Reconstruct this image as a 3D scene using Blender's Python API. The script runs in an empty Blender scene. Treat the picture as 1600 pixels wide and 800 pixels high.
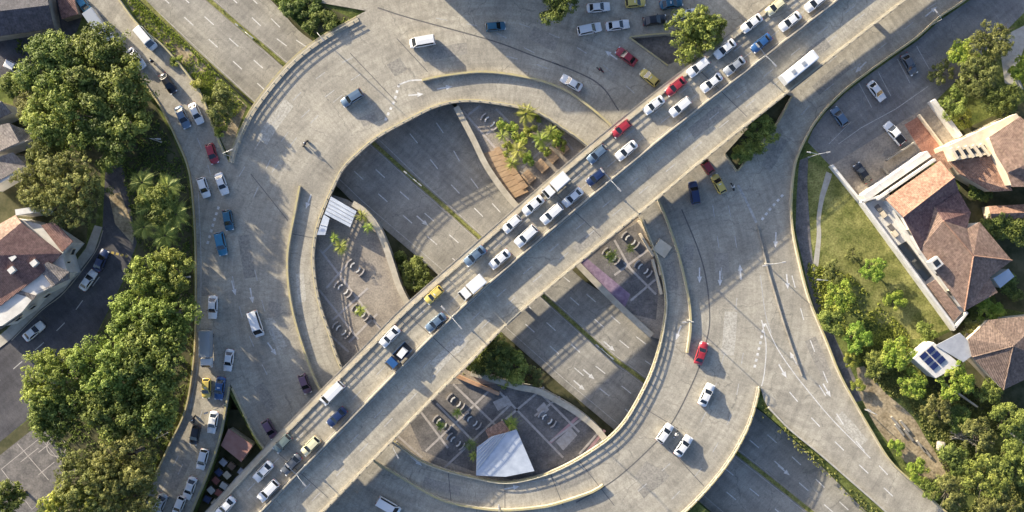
import bpy, bmesh, math, random
from mathutils import Vector, Matrix
from mathutils.geometry import tessellate_polygon

# ------------------------------------------------------------------ camera, sky, sun, exposure
S = bpy.context.scene
COL = S.collection
R = math.radians
CAM_Z, FOC = 194.8, 1425.0            # drone height over the motorway, focal length in photo pixels
cam = bpy.data.cameras.new('camera'); cam_o = bpy.data.objects.new('camera', cam); COL.objects.link(cam_o)
cam_o.location = (0, 0, CAM_Z); cam_o.rotation_euler = (0, 0, 0)
cam.sensor_width = 36; cam.lens = 36 * FOC / 1600; cam.clip_start = 1; cam.clip_end = 3000
S.camera = cam_o
SUN_EL = R(13.8); SUN_TO = Vector((0.735, -0.678, 0)).normalized()    # horizontal travel of the light
world = bpy.data.worlds.new('World'); S.world = world; world.use_nodes = True
wn = world.node_tree; bg = wn.nodes['Background']
sky = wn.nodes.new('ShaderNodeTexSky'); sky.sky_type = 'NISHITA'; sky.sun_disc = False
sky.sun_elevation = SUN_EL; sky.sun_rotation = math.atan2(-SUN_TO.x, -SUN_TO.y)
sky.altitude = 1500; sky.air_density = 0.6; sky.dust_density = 6.0; sky.ozone_density = 1.6
wn.links.new(sky.outputs[0], bg.inputs[0]); bg.inputs[1].default_value = 0.15
sun = bpy.data.lights.new('sun', 'SUN'); sun.energy = 5.0; sun.angle = R(0.5); sun.color = (1.0, 0.88, 0.68)
sun_o = bpy.data.objects.new('sun', sun); COL.objects.link(sun_o); sun_o.location = (-80, 80, 120)
ldir = Vector((SUN_TO.x * math.cos(SUN_EL), SUN_TO.y * math.cos(SUN_EL), -math.sin(SUN_EL)))
sun_o.rotation_euler = ldir.to_track_quat('-Z', 'Y').to_euler()
S.view_settings.view_transform = 'Standard'; S.view_settings.look = 'None'
S.view_settings.gamma = 1; S.view_settings.exposure = 1.42

random.seed(11)
HWY, ISL, LAND, ST, FLY = 0.0, 3.3, 4.45, 4.8, 10.1      # levels in metres: motorway, islands, land, street ring, flyover

def W(px, py, z):
    k = (CAM_Z - z) / FOC
    return Vector(((px - 800) * k, (400 - py) * k, z))

def lift(p, dz): return Vector((p[0], p[1], p[2] + dz))

# ------------------------------------------------------------------ materials
MATS = {}
def rgb(c): return (c[0], c[1], c[2], 1)
def mat(name, col, rough=0.7, metal=0.0, col2=None, scale=0.5, detail=6, bump=0.0, bscale=20, coat=0.0, spec=0.5, contrast=(0.35, 0.65),
        stretch=None, fine=None):
    if name in MATS: return MATS[name]
    m = bpy.data.materials.new(name); m.use_nodes = True; n = m.node_tree.nodes; l = m.node_tree.links
    b = n['Principled BSDF']; b.inputs['Base Color'].default_value = rgb(col); b.inputs['Roughness'].default_value = rough
    b.inputs['Metallic'].default_value = metal; b.inputs['Specular IOR Level'].default_value = spec
    if coat: b.inputs['Coat Weight'].default_value = coat; b.inputs['Coat Roughness'].default_value = 0.05
    if col2 is not None or bump:
        geo = n.new('ShaderNodeNewGeometry')
        src = geo.outputs['Position']
        if stretch:
            mp = n.new('ShaderNodeMapping'); mp.inputs['Scale'].default_value = stretch[0]; mp.inputs['Rotation'].default_value = (0, 0, stretch[1])
            mp.vector_type = 'TEXTURE'; l.new(src, mp.inputs[0]); src = mp.outputs[0]
    if col2 is not None:
        t = n.new('ShaderNodeTexNoise'); t.inputs['Scale'].default_value = scale; t.inputs['Detail'].default_value = detail; t.inputs['Roughness'].default_value = 0.65
        l.new(src, t.inputs['Vector'])
        r = n.new('ShaderNodeValToRGB'); r.color_ramp.elements[0].position = contrast[0]; r.color_ramp.elements[1].position = contrast[1]
        r.color_ramp.elements[0].color = rgb(col); r.color_ramp.elements[1].color = rgb(col2)
        l.new(t.outputs[0], r.inputs[0]); out = r.outputs[0]
        if fine:
            t2 = n.new('ShaderNodeTexNoise'); t2.inputs['Scale'].default_value = fine[0]; t2.inputs['Detail'].default_value = 3; l.new(geo.outputs['Position'], t2.inputs['Vector'])
            mx = n.new('ShaderNodeMix'); mx.data_type = 'RGBA'; mx.blend_type = 'OVERLAY'; mx.inputs[0].default_value = fine[1]
            l.new(out, mx.inputs[6]); l.new(t2.outputs[0], mx.inputs[7]); out = mx.outputs[2]
        l.new(out, b.inputs['Base Color'])
    if bump:
        t3 = n.new('ShaderNodeTexNoise'); t3.inputs['Scale'].default_value = bscale; t3.inputs['Detail'].default_value = 4
        l.new(geo.outputs['Position'], t3.inputs['Vector'])
        bp = n.new('ShaderNodeBump'); bp.inputs['Strength'].default_value = bump; bp.inputs['Distance'].default_value = 0.05
        l.new(t3.outputs[0], bp.inputs['Height']); l.new(bp.outputs[0], b.inputs['Normal'])
    MATS[name] = m
    return m

def road_mat(name, a, b, c, ring=False, direction=None, seed=0.0):
    """Worn pavement: patchy base, stretched tyre streaks, tar seams, fine grain."""
    m = bpy.data.materials.new(name); m.use_nodes = True; n = m.node_tree.nodes; l = m.node_tree.links
    bs = n['Principled BSDF']; bs.inputs['Roughness'].default_value = 0.85; bs.inputs['Specular IOR Level'].default_value = 0.25
    geo = n.new('ShaderNodeNewGeometry'); sep = n.new('ShaderNodeSeparateXYZ')
    def math_(op, x, y=None, v=None):
        q = n.new('ShaderNodeMath'); q.operation = op; l.new(x, q.inputs[0])
        if y is not None: l.new(y, q.inputs[1])
        if v is not None: q.inputs[1].default_value = v
        return q.outputs[0]
    if ring:
        mp = n.new('ShaderNodeMapping'); mp.inputs['Location'].default_value = (-W(772, 455, ST).x, -W(772, 455, ST).y, 0); l.new(geo.outputs['Position'], mp.inputs[0])
        l.new(mp.outputs[0], sep.inputs[0]); x, y = sep.outputs[0], sep.outputs[1]
        rad = math_('SQRT', math_('ADD', math_('MULTIPLY', x, x), math_('MULTIPLY', y, y)))
        ang = math_('ARCTAN2', y, x)
        along = math_('MULTIPLY', ang, v=45.0); across = rad
    else:
        mp = n.new('ShaderNodeMapping'); mp.vector_type = 'TEXTURE'; mp.inputs['Rotation'].default_value = (0, 0, direction or 0); l.new(geo.outputs['Position'], mp.inputs[0])
        l.new(mp.outputs[0], sep.inputs[0]); along, across = sep.outputs[0], sep.outputs[1]
    cb = n.new('ShaderNodeCombineXYZ'); l.new(math_('MULTIPLY', along, v=0.06), cb.inputs[0]); l.new(across, cb.inputs[1]); cb.inputs[2].default_value = seed
    streak = n.new('ShaderNodeTexNoise'); streak.inputs['Scale'].default_value = 1.1; streak.inputs['Detail'].default_value = 4; l.new(cb.outputs[0], streak.inputs['Vector'])
    cb2 = n.new('ShaderNodeCombineXYZ'); l.new(along, cb2.inputs[0]); l.new(math_('MULTIPLY', across, v=0.3), cb2.inputs[1]); cb2.inputs[2].default_value = seed + 5
    patch = n.new('ShaderNodeTexNoise'); patch.inputs['Scale'].default_value = 0.13; patch.inputs['Detail'].default_value = 7; patch.inputs['Roughness'].default_value = 0.62
    l.new(geo.outputs['Position'], patch.inputs['Vector'])
    cross = n.new('ShaderNodeTexNoise'); cross.inputs['Scale'].default_value = 1.6; cross.inputs['Detail'].default_value = 2; l.new(cb2.outputs[0], cross.inputs['Vector'])
    grain = n.new('ShaderNodeTexNoise'); grain.inputs['Scale'].default_value = 3.6; grain.inputs['Detail'].default_value = 5; grain.inputs['Roughness'].default_value = 0.7; l.new(geo.outputs['Position'], grain.inputs['Vector'])
    r = n.new('ShaderNodeValToRGB'); e = r.color_ramp.elements
    e[0].position, e[0].color = 0.34, rgb(a); e[1].position, e[1].color = 0.66, rgb(c)
    k = e.new(0.5); k.color = rgb(b); l.new(patch.outputs[0], r.inputs[0])
    def over(base, fac, tex):
        mx = n.new('ShaderNodeMix'); mx.data_type = 'RGBA'; mx.blend_type = 'OVERLAY'; mx.inputs[0].default_value = fac
        l.new(base, mx.inputs[6]); l.new(tex, mx.inputs[7]); return mx.outputs[2]
    out = over(r.outputs[0], 0.32, streak.outputs[0]); out = over(out, 0.35, cross.outputs[0]); out = over(out, 0.55, grain.outputs[0])
    # ticks worn across the lanes, in patches
    tk = n.new('ShaderNodeMapRange'); tk.inputs[1].default_value = 0.56; tk.inputs[2].default_value = 0.66; tk.inputs[3].default_value = 0.0; tk.inputs[4].default_value = 0.35; l.new(cross.outputs[0], tk.inputs[0])
    pg = n.new('ShaderNodeTexNoise'); pg.inputs['Scale'].default_value = 0.09; pg.inputs['Detail'].default_value = 3; l.new(cb2.outputs[0], pg.inputs['Vector'])
    pr = n.new('ShaderNodeMapRange'); pr.inputs[1].default_value = 0.47; pr.inputs[2].default_value = 0.58; l.new(pg.outputs[0], pr.inputs[0])
    tm = n.new('ShaderNodeMix'); tm.data_type = 'RGBA'; tm.inputs[7].default_value = (a[0] * 0.55, a[1] * 0.55, a[2] * 0.55, 1); l.new(math_('MULTIPLY', tk.outputs[0], pr.outputs[0]), tm.inputs[0]); l.new(out, tm.inputs[6]); out = tm.outputs[2]
    # tar-sealed cracks
    wob = n.new('ShaderNodeMix'); wob.data_type = 'RGBA'; wob.inputs[0].default_value = 0.35; l.new(geo.outputs['Position'], wob.inputs[6]); 
    wn2 = n.new('ShaderNodeTexNoise'); wn2.inputs['Scale'].default_value = 0.6; l.new(geo.outputs['Position'], wn2.inputs['Vector'])
    va = n.new('ShaderNodeVectorMath'); va.operation = 'MULTIPLY_ADD'; va.inputs[1].default_value = (2.2, 2.2, 0); l.new(wn2.outputs['Color'], va.inputs[0]); l.new(geo.outputs['Position'], va.inputs[2])
    vor = n.new('ShaderNodeTexVoronoi'); vor.feature = 'DISTANCE_TO_EDGE'; vor.inputs['Scale'].default_value = 0.11; l.new(va.outputs[0], vor.inputs['Vector'])
    cr = n.new('ShaderNodeMapRange'); cr.inputs[1].default_value = 0.004; cr.inputs[2].default_value = 0.011; cr.inputs[3].default_value = 0.35; cr.inputs[4].default_value = 0.0
    l.new(vor.outputs['Distance'], cr.inputs[0])
    gate = math_('MULTIPLY', cr.outputs[0], math_('GREATER_THAN', patch.outputs[0], v=0.5))
    mx = n.new('ShaderNodeMix'); mx.data_type = 'RGBA'; mx.inputs[7].default_value = (0.07, 0.068, 0.065, 1); l.new(gate, mx.inputs[0]); l.new(out, mx.inputs[6])
    l.new(mx.outputs[2], bs.inputs['Base Color'])
    bp = n.new('ShaderNodeBump'); bp.inputs['Strength'].default_value = 0.25; bp.inputs['Distance'].default_value = 0.03
    l.new(grain.outputs[0], bp.inputs['Height']); l.new(bp.outputs[0], bs.inputs['Normal'])
    MATS[name] = m
    return m

FLY_DIR = math.atan2(0.667, 0.745); HWY_DIR = math.atan2(-0.66, 0.75)
ROAD = road_mat('street_pavement', (0.265, 0.242, 0.196), (0.34, 0.31, 0.248), (0.41, 0.373, 0.295), ring=True)
FLYM = road_mat('flyover_pavement', (0.27, 0.246, 0.196), (0.345, 0.314, 0.248), (0.42, 0.38, 0.295), direction=FLY_DIR, seed=3)
HWYM = road_mat('motorway_pavement', (0.22, 0.207, 0.178), (0.285, 0.266, 0.226), (0.35, 0.325, 0.27), direction=HWY_DIR, seed=9)
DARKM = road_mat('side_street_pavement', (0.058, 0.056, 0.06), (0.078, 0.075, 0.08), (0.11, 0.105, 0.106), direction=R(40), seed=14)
LOTM = road_mat('car_park_pavement', (0.16, 0.15, 0.14), (0.21, 0.20, 0.18), (0.27, 0.25, 0.22), direction=R(40), seed=20)
CONC = mat('concrete', (0.34, 0.31, 0.26), 0.85, col2=(0.46, 0.43, 0.36), scale=0.9, bump=0.2)
BEAM = mat('beam_concrete', (0.33, 0.29, 0.215), 0.8, col2=(0.46, 0.41, 0.315), scale=0.6, bump=0.2)
DCONC = mat('stained_concrete', (0.17, 0.155, 0.13), 0.9, col2=(0.30, 0.275, 0.23), scale=0.5, bump=0.3)
YEL = mat('yellow_kerb_paint', (0.36, 0.32, 0.205), 0.7, col2=(0.46, 0.385, 0.165), scale=1.5, bump=0.1)
WHT = mat('road_paint_white', (0.45, 0.44, 0.41), 0.7, col2=(0.72, 0.70, 0.66), scale=2.0)
WHT_WORN = mat('road_paint_worn', (0.30, 0.29, 0.26), 0.8, col2=(0.50, 0.48, 0.44), scale=2.0)
YLINE = mat('road_paint_yellow', (0.38, 0.29, 0.08), 0.7, col2=(0.52, 0.38, 0.08), scale=2.0)
TAR = mat('joint_seal', (0.085, 0.08, 0.075), 0.8, col2=(0.14, 0.13, 0.12), scale=3)
STEEL = mat('galvanised_steel', (0.45, 0.45, 0.44), 0.45, metal=0.6, col2=(0.6, 0.6, 0.58), scale=3)
RAILM = mat('railing_paint', (0.42, 0.38, 0.27), 0.6, col2=(0.55, 0.50, 0.36), scale=2)
BARE = mat('black_rubber', (0.02, 0.02, 0.02), 0.85)
GRASS = mat('grass', (0.055, 0.075, 0.02), 0.95, col2=(0.17, 0.19, 0.055), scale=0.25, bump=0.8, bscale=6, fine=(3.0, 0.9), spec=0.1)
DRYG = mat('dry_grass', (0.10, 0.115, 0.03), 0.95, col2=(0.27, 0.26, 0.09), scale=0.3, bump=0.8, bscale=6, fine=(3.0, 0.9), spec=0.1)
DIRT = mat('bare_soil', (0.22, 0.17, 0.10), 0.95, col2=(0.42, 0.34, 0.22), scale=0.35, bump=0.6, bscale=4, fine=(2.0, 0.8), spec=0.1)
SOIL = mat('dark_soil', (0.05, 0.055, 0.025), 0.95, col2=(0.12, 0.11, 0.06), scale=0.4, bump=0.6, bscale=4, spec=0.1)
PAVE = mat('dark_paving_and_shade', (0.095, 0.088, 0.082), 0.85, col2=(0.19, 0.172, 0.155), scale=0.5, fine=(3.0, 0.6), bump=0.2)  # dark paving, also used as painted shade on plaza and verge
PAVE2 = mat('warm_paving', (0.215, 0.185, 0.15), 0.85, col2=(0.33, 0.285, 0.225), scale=0.4, fine=(3.0, 0.6), bump=0.2)
BAND = mat('pale_paving_band', (0.32, 0.285, 0.25), 0.85, col2=(0.46, 0.415, 0.37), scale=1.2)
WWALL = mat('white_render', (0.50, 0.475, 0.425), 0.85, col2=(0.66, 0.635, 0.575), scale=0.4, bump=0.1)
CREAM = mat('cream_render', (0.52, 0.43, 0.30), 0.85, col2=(0.66, 0.57, 0.42), scale=0.5, bump=0.1)
GLASS = mat('dark_glass', (0.02, 0.025, 0.03), 0.08, spec=0.8)

# ------------------------------------------------------------------ mesh helpers
class MB:
    def __init__(s): s.v = []; s.f = []; s.sm = []
    def add(s, vs, fs, smooth=False):
        o = len(s.v); s.v += [tuple(v) for v in vs]; s.f += [tuple(i + o for i in f) for f in fs]; s.sm += [smooth] * len(fs); return s
    def box(s, c, size, rz=0.0, taper=1.0):
        cx, cy, cz = c; sx, sy, sz = size[0] / 2, size[1] / 2, size[2] / 2; ca, sa = math.cos(rz), math.sin(rz); vs = []
        for z, t in ((-sz, 1), (sz, taper)):
            for x, y in ((-sx, -sy), (sx, -sy), (sx, sy), (-sx, sy)):
                vs.append((cx + (x * ca - y * sa) * t, cy + (x * sa + y * ca) * t, cz + z))
        return s.add(vs, [(3, 2, 1, 0), (4, 5, 6, 7), (0, 1, 5, 4), (1, 2, 6, 5), (2, 3, 7, 6), (3, 0, 4, 7)])
    def tube(s, pts, rad, seg=8, caps=True, smooth=True):
        pts = [Vector(p) for p in pts]; rs = rad if isinstance(rad, (list, tuple)) else [rad] * len(pts); vs = []; fs = []
        up = Vector((0, 0, 1))
        for i, p in enumerate(pts):
            d = (pts[min(i + 1, len(pts) - 1)] - pts[max(i - 1, 0)]).normalized()
            a = d.cross(up); 
            if a.length < 1e-3: a = d.cross(Vector((1, 0, 0)))
            a.normalize(); b = d.cross(a).normalized()
            for k in range(seg):
                t = 2 * math.pi * k / seg; vs.append(p + a * (rs[i] * math.cos(t)) + b * (rs[i] * math.sin(t)))
        for i in range(len(pts) - 1):
            for k in range(seg):
                fs.append((i * seg + k, i * seg + (k + 1) % seg, (i + 1) * seg + (k + 1) % seg, (i + 1) * seg + k))
        s.add(vs, fs, smooth)
        if caps:
            n = len(pts); s.add([vs[k] for k in range(seg)], [tuple(range(seg))]); s.add([vs[(n - 1) * seg + k] for k in range(seg)], [tuple(reversed(range(seg)))])
        return s
    def mesh(s, name):
        m = bpy.data.meshes.new(name); m.from_pydata(s.v, [], s.f); m.polygons.foreach_set('use_smooth', s.sm); m.update()
        bm = bmesh.new(); bm.from_mesh(m); bmesh.ops.recalc_face_normals(bm, faces=bm.faces); bm.to_mesh(m); bm.free(); return m
    def build(s, name, m, parent=None, mat_=None): return link(name, s.mesh(name), m, parent)

def link(name, me, m=None, parent=None, loc=None, rz=0.0):
    o = bpy.data.objects.new(name, me); COL.objects.link(o)
    if m is not None and me is not None and len(me.materials) == 0: me.materials.append(m)
    if parent is not None: o.parent = parent
    if loc is not None: o.location = loc
    o.rotation_euler = (0, 0, rz)
    return o
def tag(o, label=None, cat=None, group=None, kind=None):
    if label: o['label'] = label
    if cat: o['category'] = cat
    if group: o['group'] = group
    if kind: o['kind'] = kind
    return o
def thing(name, label, cat, loc=(0, 0, 0), rz=0.0, group=None):
    o = bpy.data.objects.new(name, None); COL.objects.link(o); o.location = loc; o.rotation_euler = (0, 0, rz); o.empty_display_size = 0.5
    return tag(o, label, cat, group)
def copy_tree(o, parent=None):
    c = o.copy(); COL.objects.link(c); c.parent = parent
    for ch in list(KIDS.get(o.name, [])):
        d = copy_tree(ch, c); KIDS.setdefault(c.name, []).append(d)
    return c
KIDS = {}
def reg(o):
    for c in o.children:
        KIDS.setdefault(o.name, []).append(c); reg(c)

def spline(pts, step=8.0, closed=False):
    pts = [Vector((p[0], p[1], p[2] if len(p) > 2 else 0)) for p in pts]; n = len(pts); out = []
    for i in range(n if closed else n - 1):
        p0 = pts[(i - 1) % n] if (closed or i > 0) else pts[0] * 2 - pts[1]
        p1, p2 = pts[i], pts[(i + 1) % n]
        p3 = pts[(i + 2) % n] if (closed or i + 2 < n) else p2 * 2 - p1
        k = max(1, int((p2 - p1).length / step))
        for j in range(k):
            t = j / k
            out.append(0.5 * ((2 * p1) + (p2 - p0) * t + (2 * p0 - 5 * p1 + 4 * p2 - p3) * t * t + (3 * p1 - p0 - 3 * p2 + p3) * t ** 3))
    if not closed: out.append(pts[-1])
    return out
def pw(pts, z, step=8.0, closed=False, smooth=True):
    q = spline(pts, step, closed) if smooth else [Vector((p[0], p[1], 0)) for p in pts]
    return [W(p.x, p.y, z) for p in q]
def resample(path, d):
    out = []; acc = 0.0; nxt = 0.0
    for a, b in zip(path, path[1:]):
        L = (b - a).length
        while nxt <= acc + L and L > 0:
            t = (nxt - acc) / L; out.append((a.lerp(b, t), math.atan2((b - a).y, (b - a).x))); nxt += d
        acc += L
    return out
def plen(path): return sum((b - a).length for a, b in zip(path, path[1:]))
def offset(path, d):
    out = []
    for i, p in enumerate(path):
        t = (path[min(i + 1, len(path) - 1)] - path[max(i - 1, 0)]); t.z = 0; t.normalize()
        out.append(p + Vector((-t.y, t.x, 0)) * d)        # left of travel
    return out
def slab(name, loops, thick, m, parent=None, kind=None):
    """Closed slab whose top is the polygon (first loop outer, others holes) of world points."""
    loops = [[Vector(p) for p in L] for L in loops]
    tri = tessellate_polygon([[Vector((p.x, p.y, 0)) for p in L] for L in loops])
    flat = [p for L in loops for p in L]; n = len(flat); b = MB()
    vs = flat + ([Vector((p.x, p.y, p.z - thick)) for p in flat] if thick else [])
    fs = [tuple(t) for t in tri]
    if thick:
        fs += [tuple(i + n for i in reversed(t)) for t in tri]; o = 0
        for L in loops:
            k = len(L)
            for i in range(k): fs.append((o + i, o + (i + 1) % k, o + (i + 1) % k + n, o + i + n))
            o += k
    b.add(vs, fs); me = b.mesh(name)
    if not thick:
        if len(me.polygons) and sum(p.normal.z * p.area for p in me.polygons) < 0: me.flip_normals()
    ob = link(name, me, m, parent)
    if kind: ob['kind'] = kind
    return ob
def ribbon(path, half_l, half_r, z0, z1, top_in=0.0):
    """Solid strip along a path, from left offset half_l to right offset half_r, heights z0..z1 above the path."""
    L = offset(path, half_l); Rr = offset(path, -half_r); L2 = offset(path, half_l - top_in); R2 = offset(path, -half_r + top_in)
    vs = []; fs = []
    for i in range(len(path)):
        vs += [lift(L[i], z0), lift(Rr[i], z0), lift(R2[i], z1), lift(L2[i], z1)]
    for i in range(len(path) - 1):
        a, c = i * 4, (i + 1) * 4
        for k in range(4): fs.append((a + k, a + (k + 1) % 4, c + (k + 1) % 4, c + k))
    e = (len(path) - 1) * 4; fs += [(0, 1, 2, 3), (e + 3, e + 2, e + 1, e)]
    return MB().add(vs, fs)
def flat_ribbon(path, w, dz):
    L = offset(path, w / 2); Rr = offset(path, -w / 2); vs = []; fs = []
    for a, c in zip(L, Rr): vs += [lift(a, dz), lift(c, dz)]
    for i in range(len(path) - 1): fs.append((2 * i + 1, 2 * i + 3, 2 * i + 2, 2 * i))
    return MB().add(vs, fs)

# shared small meshes
def quad_mesh(name, lx, ly, m):
    me = MB().add([(-lx / 2, -ly / 2, 0), (lx / 2, -ly / 2, 0), (lx / 2, ly / 2, 0), (-lx / 2, ly / 2, 0)], [(0, 1, 2, 3)]).mesh(name); me.materials.append(m); return me
DASH = quad_mesh('lane_dash', 2.6, 0.20, WHT); DASH_W = quad_mesh('lane_dash_worn', 2.4, 0.18, WHT_WORN); DOT = quad_mesh('paint_dot', 0.6, 0.5, WHT)
def dashes(parent, pts, z, gap=6.0, me=None, name='lane_dash', dz=0.006, smooth=True):
    for p, a in resample(pw(pts, z, smooth=smooth), gap): link(name, me or DASH, None, parent, (p.x, p.y, z + dz), a)
def line(parent, pts, z, w, m, name='painted_line', dz=0.006, smooth=True):
    return flat_ribbon(pw(pts, z, smooth=smooth), w, dz).build(name, m, parent)
ARROW = MB().add([(-1.6, -.14, 0), (0.3, -.14, 0), (0.3, .14, 0), (-1.6, .14, 0), (0.3, -.5, 0), (1.6, 0, 0), (0.3, .5, 0)], [(0, 1, 2, 3), (4, 5, 6)]).mesh('lane_arrow'); ARROW.materials.append(WHT)
def arrow(parent, px, py, z, deg): link('lane_arrow', ARROW, None, parent, lift(W(px, py, z), 0.008), R(deg))
POST = MB().box((0, 0, 0.30), (0.24, 0.14, 0.60)).mesh('post'); POST.materials.append(RAILM)
def railing(parent, path, base=0.0, spacing=2.1, hs=(0.2, 0.5)):
    rl = thing_part('railing', parent)
    for h in hs: ribbon(path, 0.05, 0.05, base + h, base + h + 0.13).build('rail', RAILM, rl)
    for p, a in resample(path, spacing): link('post', POST, None, rl, lift(p, base), a)
    return rl
def thing_part(name, parent):
    o = bpy.data.objects.new(name, None); COL.objects.link(o); o.parent = parent; o.empty_display_size = 0.3; return o
# ------------------------------------------------------------------ ground, land, motorway
slab('ground', [[Vector((x, y, -0.3)) for x, y in ((-420, -300), (420, -300), (420, 300), (-420, 300))]], 0, SOIL, kind='structure')
HL = [(100, -105), (213, 0), (390, 165), (520, 285), (560, 323), (677, 423), (760, 498), (840, 569), (877, 602), (945, 659), (1100, 790), (1250, 920)]
HM = [(210, -105), (327, 0), (443, 100), (587, 227), (643, 277), (740, 363), (851, 464), (904, 512), (960, 561), (1001, 591), (1200, 746), (1330, 850)]
HR = [(310, -105), (423, 0), (487, 63), (620, 130), (710, 167), (760, 263), (793, 310), (894, 422), (949, 464), (1024, 527), (1185, 640), (1270, 715), (1350, 796), (1440, 880)]
hwy = slab('motorway', [pw(HL, HWY) + list(reversed(pw(HR, HWY)))], 0.25, HWYM, kind='structure')
def mixline(A, B, t, n=90):
    a = [p for p, _ in resample([Vector((q[0], q[1], 0)) for q in spline(A)], plen([Vector((q[0], q[1], 0)) for q in spline(A)]) / n)]
    b = [p for p, _ in resample([Vector((q[0], q[1], 0)) for q in spline(B)], plen([Vector((q[0], q[1], 0)) for q in spline(B)]) / n)]
    return [(p.lerp(q, t).x, p.lerp(q, t).y) for p, q in zip(a, b)]
for A, B, ts in ((HL, HM, (0.12, 0.40, 0.68)), (HM, HR, (0.40, 0.72))):
    for t in ts:
        ln = mixline(A, B, t)
        if t == 0.12: line(hwy, ln, HWY, 0.16, WHT_WORN, 'edge_line')
        else: dashes(hwy, ln, HWY, 7.0)
line(hwy, mixline(HM, HL, 0.06), HWY, 0.16, WHT_WORN, 'edge_line'); line(hwy, mixline(HM, HR, 0.08), HWY, 0.16, WHT_WORN, 'edge_line')
for px, py in ((920, 585), (905, 602), (952, 541), (660, 345), (1225, 735)): arrow(hwy, px, py, HWY, -41)
mp_ = pw(HM, HWY)
med = thing('median_strip', 'narrow kerbed planting strip down the middle of the sunken motorway', 'median strip')
for s in (-1, 1): ribbon(offset(mp_, s * 0.55), 0.11, 0.11, 0.0, 0.16).build('kerb', DCONC, med)
flat_ribbon(mp_, 0.86, 0.10).build('planting_bed', DRYG, med)

def land(name, loops, z, m, thick, smooth=False): return slab(name, [pw(L, z, smooth=smooth) for L in loops], thick, m, kind='structure')
INNER = [(683, 163), (633, 187), (587, 213), (555, 240), (533, 263), (517, 295), (506, 319), (494, 352), (488, 385), (487, 410), (490, 440), (497, 476), (512, 521), (527, 566),
         (555, 625), (585, 665), (618, 689), (654, 716), (690, 731), (735, 743), (789, 752), (840, 743), (885, 725), (930, 698), (960, 674), (984, 643), (1012, 590), (1027, 546),
         (1035, 509), (1039, 471), (1032, 425), (1018, 385), (1000, 342), (970, 290), (937, 245), (910, 219), (883, 200), (843, 175), (800, 163), (733, 155)]
SWGAP = [(357, 612), (378, 650), (402, 695), (440, 745), (400, 800), (340, 880), (275, 880), (303, 800), (327, 740), (346, 680)]
land('west_land', [[(-500, -400), (-120, -320), (100, -107), (211, -2), (288, 68), (388, 163), (505, 268), (485, 300), (470, 400), (475, 480), (515, 590), (570, 680), (650, 745), (735, 765), (840, 765),
      (935, 722), (985, 695), (1098, 792), (1248, 922), (1400, 1200), (-500, 1200)], SWGAP], LAND, GRASS, 4.8)
land('east_land', [[(312, -107), (425, -2), (489, 60), (560, 92), (640, 140), (700, 148), (800, 150), (860, 162), (930, 205), (985, 280), (1030, 370), (1050, 450), (1048, 525), (1040, 540), (1187, 638), (1272, 713),
      (1352, 794), (1442, 878), (1700, 1150), (2200, 1150), (2200, -400), (250, -400), (300, -200)],
      [(985, 60), (1040, 53), (1100, 60), (1090, 85), (1044, 103)], [(1130, 238), (1152, 268), (1178, 235), (1212, 195), (1238, 150), (1220, 140)]], LAND, GRASS, 4.8)
land('hollow', [[(270, 900), (330, 640), (470, 640), (470, 800), (360, 900)]], 1.4, SOIL, 1.6)
land('pit', [[(970, 45), (1120, 40), (1120, 110), (970, 115)]], 4.2, PAVE, 4.3)
land('verge_pit', [[(1110, 250), (1150, 285), (1250, 160), (1230, 120)]], 4.3, SOIL, 4.4)
# embankment between the motorway and the roundabout, planted
slab('embankment', [[W(424, -4, 0.2), W(484, 55, 0.2), W(560, 110, 0.3), W(600, 60, 4.3), W(548, 27, 4.3), W(470, -8, 4.3)]], 0, SOIL, kind='structure')
slab('verge', [[W(215, -3, 0.3), W(290, 66, 0.3), W(392, 160, 0.3), W(400, 163, 0.05), W(296, 68, 0.05), W(225, -3, 0.05)]], 0, DRYG, kind='structure')
# islands inside the ring, retained above the motorway
WI = [(480, 290), (515, 303), (540, 311), (560, 323), (577, 340), (589, 357), (602, 387), (612, 417), (622, 447), (636, 475), (665, 520), (700, 560), (740, 584), (780, 596), (810, 605), (840, 611), (870, 626), (900, 644), (930, 668), (948, 690),
      (960, 720), (840, 775), (700, 755), (600, 700), (540, 625), (505, 540), (475, 440), (470, 380)]
EI = [(712, 150), (714, 167), (738, 215), (762, 263), (796, 310), (850, 366), (904, 415), (937, 449), (975, 486), (1020, 527), (1045, 535), (1056, 470), (1035, 385), (990, 305), (935, 225), (880, 185), (800, 152)]
wi = land('west_island', [WI], ISL, PAVE2, 3.4); ei = land('east_island', [EI], ISL, PAVE2, 3.4)
def sheet(name, pts, z, m, parent=None, smooth=False, kind='structure'):
    return slab(name, [pw(pts, z, smooth=smooth)], 0, m, parent, kind if parent is None else None)
def island_wall(name, pts, z, label, m=CONC, h=0.9, w=0.5, base=-3.3):
    t = thing(name, label, 'wall'); p = pw(pts, z)
    ribbon(p, w, w, base, h).build('wall_body', m, t); ribbon(p, w + 0.12, w + 0.12, h, h + 0.14).build('coping', BEAM, t); return t
island_wall('retaining_wall', [(552, 318), (565, 326), (579, 340), (591, 357), (604, 387), (614, 417), (624, 447), (638, 475), (662, 515)], ISL, 'curved pale retaining wall between the western plaza and the bush by the motorway')
island_wall('retaining_wall', [(736, 581), (780, 595), (810, 604), (840, 610), (870, 625), (900, 643), (930, 667), (944, 684)], ISL, 'curved pale retaining wall along the top of the southern plaza with the white roof')
island_wall('retaining_wall', [(713, 168), (738, 215), (762, 263), (796, 310), (830, 345)], ISL, 'straight pale retaining wall beside the brown boarded walkway of the northern plaza')
island_wall('retaining_wall', [(895, 405), (937, 448), (975, 485), (1018, 524)], ISL, 'yellowish retaining wall between the purple paved strip and the motorway', m=DCONC, h=0.5)

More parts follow.
